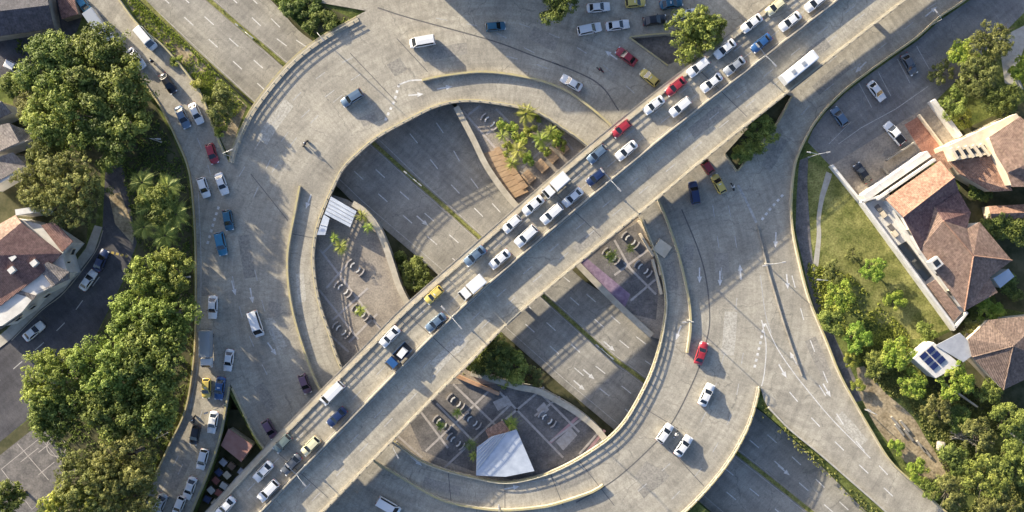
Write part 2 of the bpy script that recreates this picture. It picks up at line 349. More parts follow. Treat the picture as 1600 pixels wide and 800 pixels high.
# ------------------------------------------------------------------ street level: roundabout and its approaches, one pavement
LEFT_W = [(95, -60), (135, 10), (185, 75), (215, 115), (250, 165), (275, 215), (295, 265), (303, 330), (306, 400), (306, 500), (302, 570), (290, 640), (265, 695), (240, 750), (220, 800), (190, 880)]
LEFT_E = [(150, -60), (187, 0), (220, 43), (260, 77), (310, 140), (337, 207), (357, 253)]
NW_OUT = [(357, 253), (363, 230), (378, 195), (400, 157), (450, 97), (500, 57), (557, 25), (600, 2)]
GAP_W = [(360, 600), (345, 680), (325, 740), (300, 800), (272, 880)]
GAP_E = [(360, 600), (378, 638), (402, 685), (440, 735), (480, 785)]
SE_OUT = [(1010, 850), (1077, 796), (1133, 733), (1167, 676), (1183, 630), (1188, 605)]
RD_W = [(1188, 605), (1200, 636), (1233, 670), (1277, 706), (1323, 746), (1380, 796), (1450, 860)]
RD_E = [(1540, 850), (1473, 796), (1433, 760), (1390, 720), (1360, 673), (1333, 626), (1310, 583), (1290, 533), (1263, 467), (1247, 407), (1237, 357), (1235, 317), (1240, 263), (1250, 233), (1267, 200), (1287, 173),
        (1317, 143), (1350, 117), (1387, 90), (1430, 60), (1467, 27), (1507, 0), (1580, -60)]
def sp(p): return pw(p, ST)
outer = sp(LEFT_W) + sp(list(reversed(GAP_W))) + sp(GAP_E)[1:] + pw([(540, 850), (640, 900), (780, 920), (900, 905)], ST) + sp(SE_OUT) + sp(RD_W)[1:] + sp(RD_E) + \
        pw([(1600, -110), (420, -110), (440, -40), (477, 0)], ST, smooth=False) + sp(list(reversed(NW_OUT)))[4:] + sp(list(reversed(LEFT_E)))[1:]
road = slab('roundabout_road', [outer, pw(INNER, ST, closed=True), pw([(987, 60), (1040, 55), (1098, 61), (1088, 84), (1044, 101)], ST, smooth=False),
                                pw([(1133, 240), (1152, 266), (1177, 234), (1211, 195), (1236, 150), (1222, 142)], ST, smooth=False)], 0.85, ROAD, kind='structure')

def parapet(name, pts, z, label, beam_w=0.6, beam_h=0.2, rail=True, inset=0.45, m=BEAM, yellow=True, face=True, rail_side=0.0):
    """Edge beam (centred inset metres right of the path), yellow kerb strip and railing."""
    t = thing(name, label, 'parapet'); p = pw(pts, z); c = offset(p, -inset)
    ribbon(c, beam_w / 2, beam_w / 2, -0.5, beam_h, 0.02).build('edge_beam', m, t)
    if yellow: ribbon(offset(p, -0.12 if inset > 0 else 0.12), 0.11, 0.11, beam_h - 0.02, beam_h + 0.03).build('yellow_strip', YEL, t)
    if rail: railing(t, offset(c, rail_side), beam_h)
    return t
INN_N = [(555, 625), (527, 566)] + list(reversed(INNER[2:13])) + [INNER[1], INNER[0], INNER[39], INNER[38], INNER[37], INNER[36], INNER[35], INNER[34], INNER[33]]
INN_S = INNER[14:33]
parapet('ring_parapet', list(reversed(INN_N)), ST, 'railed yellow edged parapet curving round the upper left side of the ring opening', inset=-0.3)
parapet('ring_parapet', INN_S, ST, 'railed parapet round the lower right side of the ring opening beyond the flyover', inset=0.3)
parapet('ring_parapet', NW_OUT[:-1], ST, 'railed outer parapet of the ring above the motorway at upper left', beam_w=1.3, inset=0.65, rail_side=-0.2)
parapet('ring_parapet', list(reversed(SE_OUT)), ST, 'railed outer parapet of the ring above the motorway at lower right', inset=0.45)
def barrier(pts, z, label, h=0.72, w=0.26, m=BEAM, top=YEL, name='dividing_wall'):
    t = thing(name, label, 'barrier'); p = pw(pts, z)
    ribbon(p, w, w, -0.05, h, 0.07).build('wall_body', m, t); ribbon(p, w - 0.05, w - 0.05, h - 0.01, h + 0.04).build('painted_top', top, t); return t
barrier([(469, 291), (462, 330), (455, 365), (450, 400), (451, 440), (458, 485), (472, 535), (492, 590), (515, 635)], ST, 'yellow topped wall dividing the inner lane from the left side of the ring')
barrier([(660, 126), (700, 118), (760, 113), (830, 123), (880, 140), (912, 161), (947, 190), (985, 230)], ST, 'yellow topped wall dividing the inner lane from the top of the ring')
barrier([(1000, 255), (1027, 310), (1044, 351), (1059, 396), (1070, 440), (1077, 480), (1078, 515), (1073, 551)], ST, 'yellow topped wall dividing the inner lane from the right side of the ring')
barrier([(530, 670), (585, 719), (615, 737), (654, 761), (696, 782), (744, 792), (789, 796), (840, 792), (870, 786), (924, 768), (942, 757)], ST, 'yellow topped wall dividing the inner lane from the bottom of the ring')
barrier(RD_E, ST, 'yellow topped edge wall along the right hand approach road', h=0.8, w=0.22)
barrier(RD_W[1:], ST, 'plain edge wall of the approach road above the motorway at lower right', h=0.5, w=0.2, top=CONC)
barrier(LEFT_W, ST, 'orange edged kerb wall between the left street and the big trees', h=0.32, w=0.2, m=mat('orange_kerb', (0.34, 0.20, 0.08), 0.8, col2=(0.42, 0.30, 0.12), scale=0.6))
barrier(LEFT_E[:-1] + [(352, 243)], ST, 'yellow edged wall between the left street and the motorway cutting', h=0.6, w=0.22)
barrier([(359, 604)] + GAP_W[1:], ST, 'yellow edged wall on the street side of the hollow with the red roofed hut', h=0.6, w=0.22)
barrier([(363, 606)] + GAP_E[1:], ST, 'yellow edged wall on the ring side of the hollow with the red roofed hut', h=0.5, w=0.2)
barrier([(1183, 351), (1190, 380), (1199, 418), (1208, 449), (1226, 509), (1253, 587)], ST, 'thin dark median wall splitting the right hand approach from the ring', h=0.3, w=0.14, m=DCONC, top=DCONC)
barrier([(1133, 241), (1151, 268)], ST, 'short yellow kerb on the left of the bushy triangle beside the flyover', h=0.35, w=0.2, top=YEL)
barrier([(1153, 267), (1178, 236), (1212, 197), (1237, 151)], ST, 'yellow kerb on the right of the bushy triangle beside the flyover', h=0.35, w=0.2, top=YEL)
barrier([(983, 59), (1012, 80), (1043, 103)], ST, 'yellow kerb beside the red car next to the paved pit', h=0.4, w=0.2)
barrier([(985, 58), (1040, 53), (1100, 58)], ST, 'yellow kerb between the paved pit and the busy street at the top', h=0.4, w=0.2)

# painted marks and seams on the street level
for pts in ([(400, 300), (425, 245), (460, 195), (510, 150), (560, 118)], [(430, 262), (458, 222), (500, 178), (545, 140)], [(378, 268), (410, 215), (455, 160), (505, 115), (560, 85)]):
    dashes(road, pts, ST, 6.5, DASH_W)
for pts in ([(365, 440), (380, 500), (405, 560), (430, 610)], [(400, 430), (415, 490), (440, 555)]): dashes(road, pts, ST, 6.5, DASH_W)
for pts in ([(1140, 330), (1150, 380), (1155, 430), (1150, 480)], [(1115, 330), (1125, 400), (1130, 450)], [(1130, 560), (1105, 640), (1060, 710), (1000, 765)], [(1160, 560), (1145, 640), (1105, 720), (1050, 780)]): dashes(road, pts, ST, 6.5, DASH_W)
for pts in ([(820, 40), (880, 62), (940, 100), (985, 140)], [(800, 90), (850, 105), (905, 135)], [(690, 30), (760, 45), (820, 75), (880, 105)]): dashes(road, pts, ST, 6.5, DASH_W)
for pts in ([(1240, 620), (1270, 655), (1320, 705), (1400, 780)], [(1285, 610), (1330, 680), (1390, 745)], [(1240, 440), (1262, 520), (1290, 590)]): dashes(road, pts, ST, 7.0)
for pts in ([(1420, 40), (1350, 95), (1280, 150), (1225, 210)], [(1380, 25), (1310, 85), (1240, 145)], [(1500, -20), (1440, 20)]): dashes(road, pts, ST, 7.0, DASH_W)
for pts in ([(240, 110), (290, 180), (322, 250), (335, 300)], [(275, 720), (250, 775), (232, 820)], [(325, 560), (318, 630), (300, 690), (270, 760)]): dashes(road, pts, ST, 6.0, DASH_W)
for pts in ([(341, 325), (333, 350), (324, 382)], [(1222, 306), (1203, 327), (1186, 349)], [(623, 134), (616, 158), (601, 190)], [(1194, 508), (1187, 540), (1178, 578)]):
    dashes(road, pts, ST, 1.25, DOT, 'paint_dot', smooth=False)
line(road, [(1153, 289), (1168, 318), (1182, 348)], ST, 0.5, WHT_WORN); line(road, [(1190, 500), (1197, 540), (1194, 585), (1190, 603)], ST, 0.2, WHT); line(road, [(1196, 505), (1215, 545), (1240, 582), (1262, 610), (1300, 655), (1360, 716)], ST, 0.18, WHT)
line(road, [(1188, 430), (1196, 490), (1205, 520)], ST, 0.2, WHT_WORN); line(road, [(310, 300), (314, 400), (313, 500), (309, 570), (297, 640)], ST, 0.16, WHT_WORN)
line(road, [(800, 757), (870, 745), (930, 716), (975, 680), (1008, 630), (1030, 580)], ST, 0.15, WHT_WORN)
line(road, [(622, 133), (640, 126), (660, 125)], ST, 0.3, WHT)
for px, py, d in ((650, 148, 5), (695, 137, 10), (482, 315, 250), (1093, 430, 270), (1157, 425, 95), (1125, 435, 270), (1060, 520, 250), (1212, 375, 268), (1230, 440, 275), (1292, 610, 300), (1223, 580, 300), (365, 450, 285), (393, 462, 280), (425, 545, 305), (1345, 105, 225), (1455, 18, 40), (955, 86, 145), (1240, 560, 120), (790, 730, 10), (650, 720, 320), (800, 762, 10)):
    arrow(road, px, py, ST, d)
for pts in ([(1065, 327), (1091, 390), (1104, 440), (1109, 500), (1102, 540), (1088, 585), (1053, 656), (1020, 696), (960, 750), (900, 785)], [(590, 12), (640, 28), (767, 63), (830, 86), (900, 112), (940, 135), (967, 173)]): line(road, pts, ST, 0.28, TAR, 'tar_seam')
for pts in ([(547, 83), (620, 160)], [(392, 272), (450, 345)], [(620, 60), (668, 112)], [(700, 735), (705, 785)], [(789, 752), (789, 795)], [(860, 740), (880, 790)], [(1010, 640), (1060, 670)], [(1045, 700), (1100, 760)], [(905, 720), (960, 790)], [(455, 365), (490, 372)]): line(road, pts, ST, 0.16, TAR, 'expansion_joint', smooth=False)
# resurfaced patches
PATCH = mat('asphalt_patch', (0.245, 0.225, 0.19), 0.9, col2=(0.31, 0.285, 0.235), scale=1.0, fine=(3, 0.6))
for q in ([(1115, 395), (1138, 395), (1140, 425), (1118, 428)], [(560, 245 - 60), (585, 175), (592, 188), (568, 198)], [(1010, 720), (1035, 735), (1015, 760), (990, 745)], [(420, 470), (440, 474), (436, 500), (417, 496)]):
    slab('road_patch', [[lift(p, 0.004) for p in pw(q, ST, smooth=False)]], 0, PATCH, road)

PATCH2 = mat('asphalt_patch_dark', (0.225, 0.207, 0.175), 0.9, col2=(0.28, 0.26, 0.215), scale=1.2, fine=(3, 0.7))
PATCH3 = mat('concrete_patch_pale', (0.36, 0.335, 0.28), 0.9, col2=(0.45, 0.42, 0.35), scale=0.8, fine=(3, 0.7))
rp = random.Random(77)
for cx, cy, a_, lw, ww, mm in ((1075, 400, 80, 5, 2.2, PATCH), (1140, 520, 85, 9, 2.6, PATCH3), (1020, 755, 40, 7, 2.4, PATCH2), (430, 190, 55, 10, 2.6, PATCH3), (700, 80, 10, 8, 2.4, PATCH), (850, 60, -25, 6, 3.0, PATCH), (385, 400, -80, 9, 2.4, PATCH2), (430, 520, -65, 7, 2.2, PATCH3), (415, 620, -60, 6, 2.4, PATCH2),
                           (1280, 560, -65, 9, 2.4, PATCH), (1330, 670, -48, 8, 2.2, PATCH3), (1300, 120, 40, 9, 2.4, PATCH2), (280, 740, 65, 7, 2.2, PATCH), (470, 450, -85, 6, 1.8, PATCH3), (1050, 430, -80, 6, 2.0, PATCH2), (690, 760, -15, 8, 2.0, PATCH), (900, 750, 25, 7, 2.0, PATCH2), (620, 105, 30, 3, 3, PATCH2), (320, 440, 90, 6, 1.8, PATCH2), (1210, 240, 60, 7, 2.4, PATCH)):
    c = W(cx, cy, ST); ca, sa = math.cos(R(a_)), math.sin(R(a_)); pts = []
    for k in range(10):
        u, v = [(-1, -1), (-.5, -1), (0, -1), (.5, -1), (1, -1), (1, 1), (.5, 1), (0, 1), (-.5, 1), (-1, 1)][k]; u = u * lw / 2 + rp.uniform(-.2, .2); v = v * ww / 2 + rp.uniform(-.12, .12)
        pts.append(Vector((c.x + u * ca - v * sa, c.y + u * sa + v * ca, ST + 0.003)))
    slab('road_patch', [pts], 0, mm, road)
# ------------------------------------------------------------------ flyover
FN = [(120, 1025), (200, 935), (320, 800), (400, 713), (486, 624), (573, 536), (630, 478), (720, 399), (820, 311), (910, 234), (1000, 161), (1060, 114), (1130, 60), (1210, -2), (1330, -93), (1460, -195)]
FS = [(215, 1105), (295, 1017), (418, 890), (507, 800), (590, 715), (680, 622), (740, 563), (800, 502), (925, 396), (1010, 327), (1083, 266), (1150, 211), (1200, 171), (1310, 84), (1418, 0), (1550, -103)]
def even(pts, n):
    q = [Vector((p.x, p.y, 0)) for p in spline(pts)]; L = plen(q); r = [p for p, _ in resample(q, L / n * 0.99999)]; return r[:n + 1]
NF = 110; en, es = even(FN, NF), even(FS, NF)
def fpath(t): return [W(a.lerp(b, t).x, a.lerp(b, t).y, FLY) for a, b in zip(en, es)]
fly = thing('flyover', 'long straight concrete flyover crossing diagonally over the roundabout', 'bridge')
PN, PS = fpath(0), fpath(1)
dk = MB(); vs = []; fs = []
for a, b in zip(PN, PS):
    vs += [a, b, lift(b.lerp(a, 0.01), -0.3), lift(b.lerp(a, 0.24), -1.0), lift(a.lerp(b, 0.24), -1.0), lift(a.lerp(b, 0.01), -0.3)]
for i in range(len(PN) - 1):
    for k in range(6): fs.append((i * 6 + k, i * 6 + (k + 1) % 6, i * 6 + 6 + (k + 1) % 6, i * 6 + 6 + k))
dk.add(vs, fs).build('deck', FLYM, fly)
for path, s, w in ((PN, -1, 0.72), (PS, 1, 0.34)):
    c = offset(path, s * w)
    ribbon(c, w + 0.02, w + 0.02, -0.28, 0.2, 0.03).build('edge_beam', BEAM, fly)
    ribbon(offset(path, s * 0.1), 0.09, 0.09, 0.17, 0.26).build('coping', DCONC, fly)
    railing(fly, offset(path, s * (1.2 if w > .5 else 0.4)), 0.2)
mdn = fpath(0.475)
ribbon(mdn, 0.24, 0.24, 0, 0.30, 0.04).build('barrier_foot', CONC, fly); ribbon(mdn, 0.14, 0.14, 0.30, 1.18, 0.03).build('median_barrier', BEAM, fly)
for t in (0.20, 0.335): 
    for p, a in resample(fpath(t), 7.0): link('lane_dash', DASH_W, None, fly, lift(p, 0.006), a)
for t in (0.66, 0.81):
    for p, a in resample(fpath(t), 7.0): link('lane_dash', DASH_W, None, fly, lift(p, 0.006), a)
flat_ribbon(fpath(0.505), 0.15, 0.006).build('edge_line', WHT_WORN, fly); flat_ribbon(fpath(0.445), 0.15, 0.006).build('edge_line', WHT_WORN, fly)
for i in range(9, NF, 18):
    a, b = PN[i], PS[i]; d = (b - a).normalized(); 
    flat_ribbon([a + d * 1.5, a.lerp(b, 0.45)], 0.14, 0.008).build('expansion_joint', TAR, fly); flat_ribbon([a.lerp(b, 0.5), b - d * 1.5], 0.14, 0.008).build('expansion_joint', TAR, fly)
IM = min(range(NF), key=lambda k: (en[k].lerp(es[k], 0.5).xy - Vector((797, 413))).length)
for i, t, zb in ((12, 0.5, ST), (24, 0.35, ST), (24, 0.65, ST), (40, 0.35, ISL), (40, 0.65, ISL), (IM, 0.06, 0), (IM, 0.72, 0), (70, 0.35, ISL), (70, 0.65, ISL), (84, 0.35, ST), (84, 0.65, ST), (97, 0.5, LAND)):
    p = PN[i].lerp(PS[i], t); rz = math.atan2((PS[i] - PN[i]).y, (PS[i] - PN[i]).x)
    MB().box((p.x, p.y, (FLY - 1.0 + zb) / 2 - 0.1), (1.8, 1.0, FLY - 1.0 - zb + 0.2), rz).build('pier', CONC, fly)
for i, t, lw, ww, mm in ((30, .33, 4, 2.4, PATCH2), (45, .74, 9, 2.4, PATCH3), (62, .85, 7, 2.2, PATCH), (78, .66, 8, 2.6, PATCH), (20, .7, 8, 2.4, PATCH3), (90, .8, 7, 2.4, PATCH2), (58, .2, 6, 2.2, PATCH)):
    p = PN[i].lerp(PS[i], t); q = PN[i + 1].lerp(PS[i + 1], t); d = (q - p).normalized(); n_ = Vector((-d.y, d.x, 0))
    slab('road_patch', [[lift(p + d * (u * lw / 2 + rp.uniform(-.2, .2)) + n_ * (v * ww / 2 + rp.uniform(-.12, .12)), 0.003) for u, v in ((-1, -1), (0, -1), (1, -1), (1, 1), (0, 1), (-1, 1))]], 0, mm, fly)
# the turning bridge that crosses the motorway under the flyover, at street level
ut = thing('turning_bridge', 'narrow bridge over the motorway hidden under the flyover, seen by its shadow', 'bridge')
tb0 = [W(en[i].lerp(es[i], 0.355).x, en[i].lerp(es[i], 0.355).y, ST) for i in range(44, 72)]
ribbon(tb0, 2.6, 2.6, -0.6, 0).build('deck', DCONC, ut)
for s in (-1, 1):
    ribbon(offset(tb0, s * 2.5), 0.2, 0.2, -0.3, 0.2).build('edge_beam', BEAM, ut)
    railing(ut, offset(tb0, s * 2.5), 0.2)
for k in (2, 9, 17, 25): MB().box((tb0[k].x, tb0[k].y, (ST - 0.6 + 0) / 2), (0.8, 2.4, ST - 0.55), FLY_DIR).build('pier', CONC, ut)
# ------------------------------------------------------------------ trees and plants
def leaf_mat(name, dark, mid, light):
    m = bpy.data.materials.new(name); m.use_nodes = True; n = m.node_tree.nodes; l = m.node_tree.links; b = n['Principled BSDF']
    at = n.new('ShaderNodeAttribute'); at.attribute_name = 'tint'; r = n.new('ShaderNodeValToRGB'); e = r.color_ramp.elements
    e[0].position, e[0].color = 0.0, rgb(dark); e[1].position, e[1].color = 1.0, rgb(light); k = e.new(0.5); k.color = rgb(mid)
    l.new(at.outputs['Fac'], r.inputs[0])
    oi = n.new('ShaderNodeObjectInfo'); hs = n.new('ShaderNodeHueSaturation'); mr = n.new('ShaderNodeMapRange'); mr.inputs[3].default_value = 0.485; mr.inputs[4].default_value = 0.515
    l.new(oi.outputs['Random'], mr.inputs[0]); l.new(mr.outputs[0], hs.inputs['Hue']); l.new(r.outputs[0], hs.inputs['Color'])
    l.new(hs.outputs[0], b.inputs['Base Color']); b.inputs['Roughness'].default_value = 0.6; b.inputs['Specular IOR Level'].default_value = 0.3
    tr = n.new('ShaderNodeBsdfTranslucent'); l.new(hs.outputs[0], tr.inputs[0]); mx = n.new('ShaderNodeMixShader'); mx.inputs[0].default_value = 0.35
    l.new(b.outputs[0], mx.inputs[1]); l.new(tr.outputs[0], mx.inputs[2]); l.new(mx.outputs[0], n['Material Output'].inputs[0])
    return m
LEAF = {'dark': leaf_mat('deep_green_leaves', (0.050, 0.071, 0.017), (0.149, 0.194, 0.041), (0.318, 0.365, 0.086)),
        'olive': leaf_mat('olive_leaves', (0.083, 0.087, 0.025), (0.209, 0.217, 0.057), (0.362, 0.360, 0.115)),
        'fresh': leaf_mat('fresh_green_leaves', (0.077, 0.101, 0.023), (0.231, 0.280, 0.055), (0.439, 0.479, 0.115)),
        'lime': leaf_mat('lime_leaves', (0.121, 0.183, 0.023), (0.285, 0.389, 0.052), (0.483, 0.500, 0.103)),
        'yellow': leaf_mat('yellow_green_leaves', (0.132, 0.160, 0.023), (0.307, 0.343, 0.057), (0.500, 0.500, 0.115))}
BARK = mat('bark', (0.07, 0.055, 0.04), 0.95, col2=(0.13, 0.11, 0.085), scale=3, bump=0.5)
def leaf_cloud(name, R_, flat, lobes, n, size, kind, rnd, frond=False):
    vs = []; fs = []; tint = []
    L = []
    for i in range(lobes):
        a = rnd.uniform(0, 6.283); rr = R_ * math.sqrt(rnd.random()) * 0.78; h = rnd.uniform(-0.35, 0.55) * (1 - (rr / R_) ** 2) ** 0.5
        L.append((Vector((rr * math.cos(a), rr * math.sin(a), h * R_ * flat)), R_ * rnd.uniform(0.13, 0.30), rnd.uniform(-0.25, 0.25)))
    kc, kl = {'dark': (1.2, 1.15), 'olive': (0.8, 0.85), 'fresh': (1.0, 1.0), 'lime': (1.0, 1.1), 'yellow': (0.8, 0.9)}[kind]; size *= kl
    per = 26; ncl = max(12, n // per); wts = [l[1] ** 2 for l in L]; tot = sum(wts)
    for (c, lr, lt), w in zip(L, wts):
        for j in range(max(3, int(ncl * w / tot))):
            z = rnd.uniform(-0.3, 1.0); a = rnd.uniform(0, 6.283); q = math.sqrt(max(0, 1 - z * z)); d = Vector((q * math.cos(a), q * math.sin(a), z * 0.85))
            cc = c + d * lr * rnd.uniform(0.75, 1.12); cr = rnd.uniform(0.65, 1.3) * (0.42 + 0.035 * R_) * kc; ct = lt + rnd.gauss(0, 0.16)
            for k in range(per):
                e = Vector((rnd.gauss(0, 1), rnd.gauss(0, 1), rnd.gauss(0.35, 1))).normalized(); p = cc + Vector((e.x, e.y, e.z * 0.75)) * cr * rnd.uniform(0.55, 1.0)
                nd = (e + d * 0.4 + Vector((rnd.gauss(0, .35), rnd.gauss(0, .35), rnd.gauss(0.2, .35)))).normalized()
                t = nd.cross(Vector((rnd.gauss(0, 1), rnd.gauss(0, 1), rnd.gauss(0, 1)))).normalized(); b = nd.cross(t)
                s = size * rnd.uniform(0.6, 1.3); o = len(vs)
                vs += [p - t * s * 0.5, p + b * s * 0.34 + nd * s * 0.1, p + t * s * 0.55, p - b * s * 0.34 + nd * s * 0.1]; fs.append((o, o + 1, o + 2, o + 3))
                tint.append(min(1, max(0, 0.5 + ct + rnd.gauss(0, 0.12))))
    me = bpy.data.meshes.new(name); me.from_pydata(vs, [], fs); at = me.attributes.new('tint', 'FLOAT', 'FACE'); at.data.foreach_set('value', tint)
    me.materials.append(LEAF[kind]); me.update(); return me
def frond_mesh(name, R_, nf, kind, rnd):
    vs = []; fs = []; tint = []
    for i in range(nf):
        a = i * 2.4 + rnd.uniform(-.3, .3); L = R_ * rnd.uniform(0.7, 1.05); up = rnd.uniform(0.15, 0.8); tt = rnd.uniform(0.25, 0.85); ca, sa = math.cos(a), math.sin(a)
        for k in range(14):
            u = (k + 1) / 14; x = L * u; z = R_ * (up * u - 0.85 * u * u * (0.6 + 0.5 * (1 - up))); wl = R_ * 0.20 * math.sin(min(1, u * 1.1 + 0.15) * math.pi) + 0.06
            for s in (-1, 1):
                o = len(vs); base = (x, 0, z); tip = (x + wl * 0.7, s * wl, z - wl * 0.45)
                for (px_, py_, pz_) in (base, (x + 0.09 * R_ * .5, 0, z), tip): vs.append((px_ * ca - py_ * sa, px_ * sa + py_ * ca, pz_))
                fs.append((o, o + 1, o + 2)); tint.append(min(1, max(0, tt + rnd.gauss(0, .12))))
    me = bpy.data.meshes.new(name); me.from_pydata(vs, [], fs); at = me.attributes.new('tint', 'FLOAT', 'FACE'); at.data.foreach_set('value', tint); me.materials.append(LEAF[kind]); me.update(); return me
def trunk_mesh(R_, h, rnd):
    b = MB(); lean = Vector((rnd.uniform(-.3, .3), rnd.uniform(-.3, .3), 0)); r0 = 0.05 * R_ + 0.06
    fork = Vector((0, 0, h * 0.55)) + lean; b.tube([Vector((0, 0, -0.2)), Vector((0, 0, h * 0.25)) + lean * 0.4, fork], [r0 * 1.25, r0, r0 * 0.8])
    for i in range(6):
        a = i * 1.05 + rnd.uniform(-.3, .3); e = fork + Vector((math.cos(a) * R_ * 0.6, math.sin(a) * R_ * 0.6, h * rnd.uniform(0.3, 0.5))); m = fork.lerp(e, 0.5) + Vector((0, 0, R_ * 0.08))
        b.tube([fork, m, e], [r0 * 0.55, r0 * 0.35, r0 * 0.12], 6)
    for i in range(9):
        a = rnd.uniform(0, 6.28); e = fork + Vector((math.cos(a) * R_ * rnd.uniform(.5, .95), math.sin(a) * R_ * rnd.uniform(.5, .95), h * rnd.uniform(0.45, 0.72)))
        b.tube([fork + Vector((0, 0, h * .1)), fork.lerp(e, 0.6) + Vector((0, 0, R_ * 0.1)), e], [r0 * 0.4, r0 * 0.22, r0 * 0.08], 5)
    me = b.mesh('trunk'); me.materials.append(BARK); return me
TV = {}
ORDW = ['first', 'second', 'third', 'fourth', 'fifth', 'sixth', 'seventh', 'eighth', 'ninth', 'tenth']
def variant(R_, kind, v):
    base = min((1.3, 2.2, 3.6, 5.2, 7.4), key=lambda q: abs(q - R_)); key = (base, kind, v % 2)
    if key not in TV:
        rnd = random.Random(hash((base, v % 2)) % 1000 + len(TV)); h = {1.3: 1.2, 2.2: 2.6, 3.6: 5.0, 5.2: 6.6, 7.4: 7.6}[base]
        n = {1.3: 900, 2.2: 2200, 3.6: 5000, 5.2: 8600, 7.4: 15000}[base]; lob = {1.3: 9, 2.2: 13, 3.6: 22, 5.2: 32, 7.4: 46}[base]
        crown = leaf_cloud('crown', base, 0.55, lob, n, 0.26 + 0.02 * base, kind, rnd); TV[key] = (base, h, crown, trunk_mesh(base, h, rnd))
    return TV[key]
TREE_N = [0]
def tree(px, py, rpx, z, kind, label, cat='tree', name=None, group=None, hs=1.0, grow=1.03):
    TREE_N[0] += 1; R_ = rpx / 7.3 * grow; base, h, crown, trunk = variant(R_, kind, TREE_N[0]); s = R_ / base
    p = W(px, py, z + h * s * hs); p.z = z                       # photo position is the crown's
    t = thing(name or ('bush' if R_ < 2.9 else 'tree'), label, cat, p, random.uniform(0, 6.28), group); t.scale = (s, s, s * hs)
    link('crown', crown, None, t, (0, 0, h)); link('trunk', trunk, None, t); return t
def palm(px, py, rpx, z, kind, label, h=2.0, nf=16):
    rnd = random.Random(int(px * 7 + py)); R_ = rpx / 7.3; p = W(px, py, z + h); p.z = z
    t = thing('palm', label, 'palm', p, rnd.uniform(0, 6)); link('fronds', frond_mesh('fronds', R_, nf, kind, rnd), None, t, (0, 0, h))
    MB().tube([(0, 0, -0.2), (0.05, 0, h * 0.5), (0, 0, h + 0.05)], [0.14, 0.11, 0.09]).build('trunk', BARK, t); return t
BIGW = 'big street trees on the left'
for a in [(80, 105, 52, 'dark', 'dense dark green tree beside the white car at far upper left'), (160, 95, 58, 'dark', 'dense dark tree crown nearest the blue lorry at upper left'),
          (100, 175, 58, 'fresh', 'broad bright clumped tree in the middle of the upper left grove'), (190, 160, 56, 'dark', 'dark tree leaning towards the queue on the upper left street'),
          (170, 222, 42, 'dark', 'lower tree of the upper left grove beside the street lamp'), (60, 165, 36, 'olive', 'olive tree edge above the grey gabled roofs at far left')]:
    tree(a[0], a[1], a[2], LAND, a[3], a[4], group=BIGW, hs=0.85)
for a in [(70, 250, 34, 'olive', 'small olive tree between the grey roofs and the grove'), (110, 300, 58, 'olive', 'wide dull olive tree beside the red roofed house on the left'), (60, 290, 38, 'olive', 'olive tree touching the white gable of the left house'),
          (250, 320, 34, 'dark', 'dark tree standing under the cluster of palms left of the ring'),
          (265, 425, 38, 'fresh', 'tree beside the lamp halfway down the left street'), (236, 436, 38, 'fresh', 'bright tree at the bend of the dark side street'), (262, 490, 48, 'fresh', 'tree beside the white car on the left street'),
          (212, 497, 42, 'fresh', 'clumped sunlit tree right of the dark side street'), (240, 560, 56, 'dark', 'tall dense tree beside the lorry on the left street'), (170, 570, 56, 'fresh', 'wide sunlit tree at the centre of the lower left grove'),
          (90, 590, 52, 'fresh', 'round isolated tree at the left of the lower left grove'), (85, 645, 40, 'dark', 'dark tree just above the painted sports court'), (180, 640, 50, 'dark', 'dark tree in the lower part of the left grove'),
          (240, 640, 44, 'dark', 'dark tree beside the yellow taxi on the left street'), (195, 715, 52, 'olive', 'pale olive tree beside the street curve at lower left'), (140, 750, 52, 'olive', 'olive tree right of the sports court'), (200, 780, 46, 'olive', 'olive tree at the bottom edge of the lower left grove'),
          (110, 800, 44, 'yellow', 'yellowish tree on the bottom edge beside the court'), (15, 780, 26, 'dark', 'dark tree in the bottom left corner'), (25, 130, 24, 'dark', 'dark shrubby tree under the parked white car at far left')]:
    tree(a[0], a[1], a[2], LAND, a[3], a[4], group=BIGW, hs=1.0 if a[1] < 400 else 1.2)
tree(345, 165, 31, 1.2, 'olive', 'round grey green tree between the left street and the ring')
for a in ((455, 12, 17, 'dark shrub at the top of the bank left of the ring'), (482, 34, 16, 'dark shrub in the middle of the bank left of the ring'), (510, 30, 17, 'dark shrub against the upper outer ring parapet'), (488, 8, 15, 'dark shrub at the top edge beside the street corner')): tree(a[0], a[1], a[2], LAND - 1.2, 'dark', a[3], 'bush', hs=0.7)
for a in ((275, 95, 10, 'small dry shrub on the verge above the round tree'), (310, 130, 12, 'dry shrub just above the round grey green tree'), (345, 205, 11, 'low shrub between the round tree and the ring corner')): tree(a[0], a[1], a[2], LAND, 'yellow', a[3], 'bush', hs=0.6)
tree(868, 2, 34, ST, 'dark', 'dark tree overhanging the street at the top edge'); tree(1085, 52, 46, 3.2, 'fresh', 'bright round tree beside the flyover at the top')
tree(1180, 208, 34, 4.0, 'fresh', 'dull bush in the triangle right of the flyover', 'bush', hs=0.6); tree(1158, 245, 18, 4.0, 'fresh', 'small green bush at the tip of the triangle by the flyover', 'bush', hs=0.6)
tree(648, 428, 27, 0.0, 'dark', 'spiky dark bush between the curved wall and the motorway', 'bush', hs=0.55); tree(625, 400, 12, 0.0, 'dark', 'little dark bush at the upper end of the motorway wall', 'bush')
for a in [(765, 558, 36, 'dark', 'dark bushy tree right under the flyover edge above the southern plaza'), (800, 575, 30, 'fresh', 'green bush beside the motorway above the southern plaza'), (832, 590, 20, 'olive', 'olive bush at the right end of the planting by the motorway'), (735, 572, 20, 'dark', 'small dark bush beside the orange topped wall under the flyover')]:
    tree(a[0], a[1], a[2], 0.0, a[3], a[4], 'bush', hs=0.7)
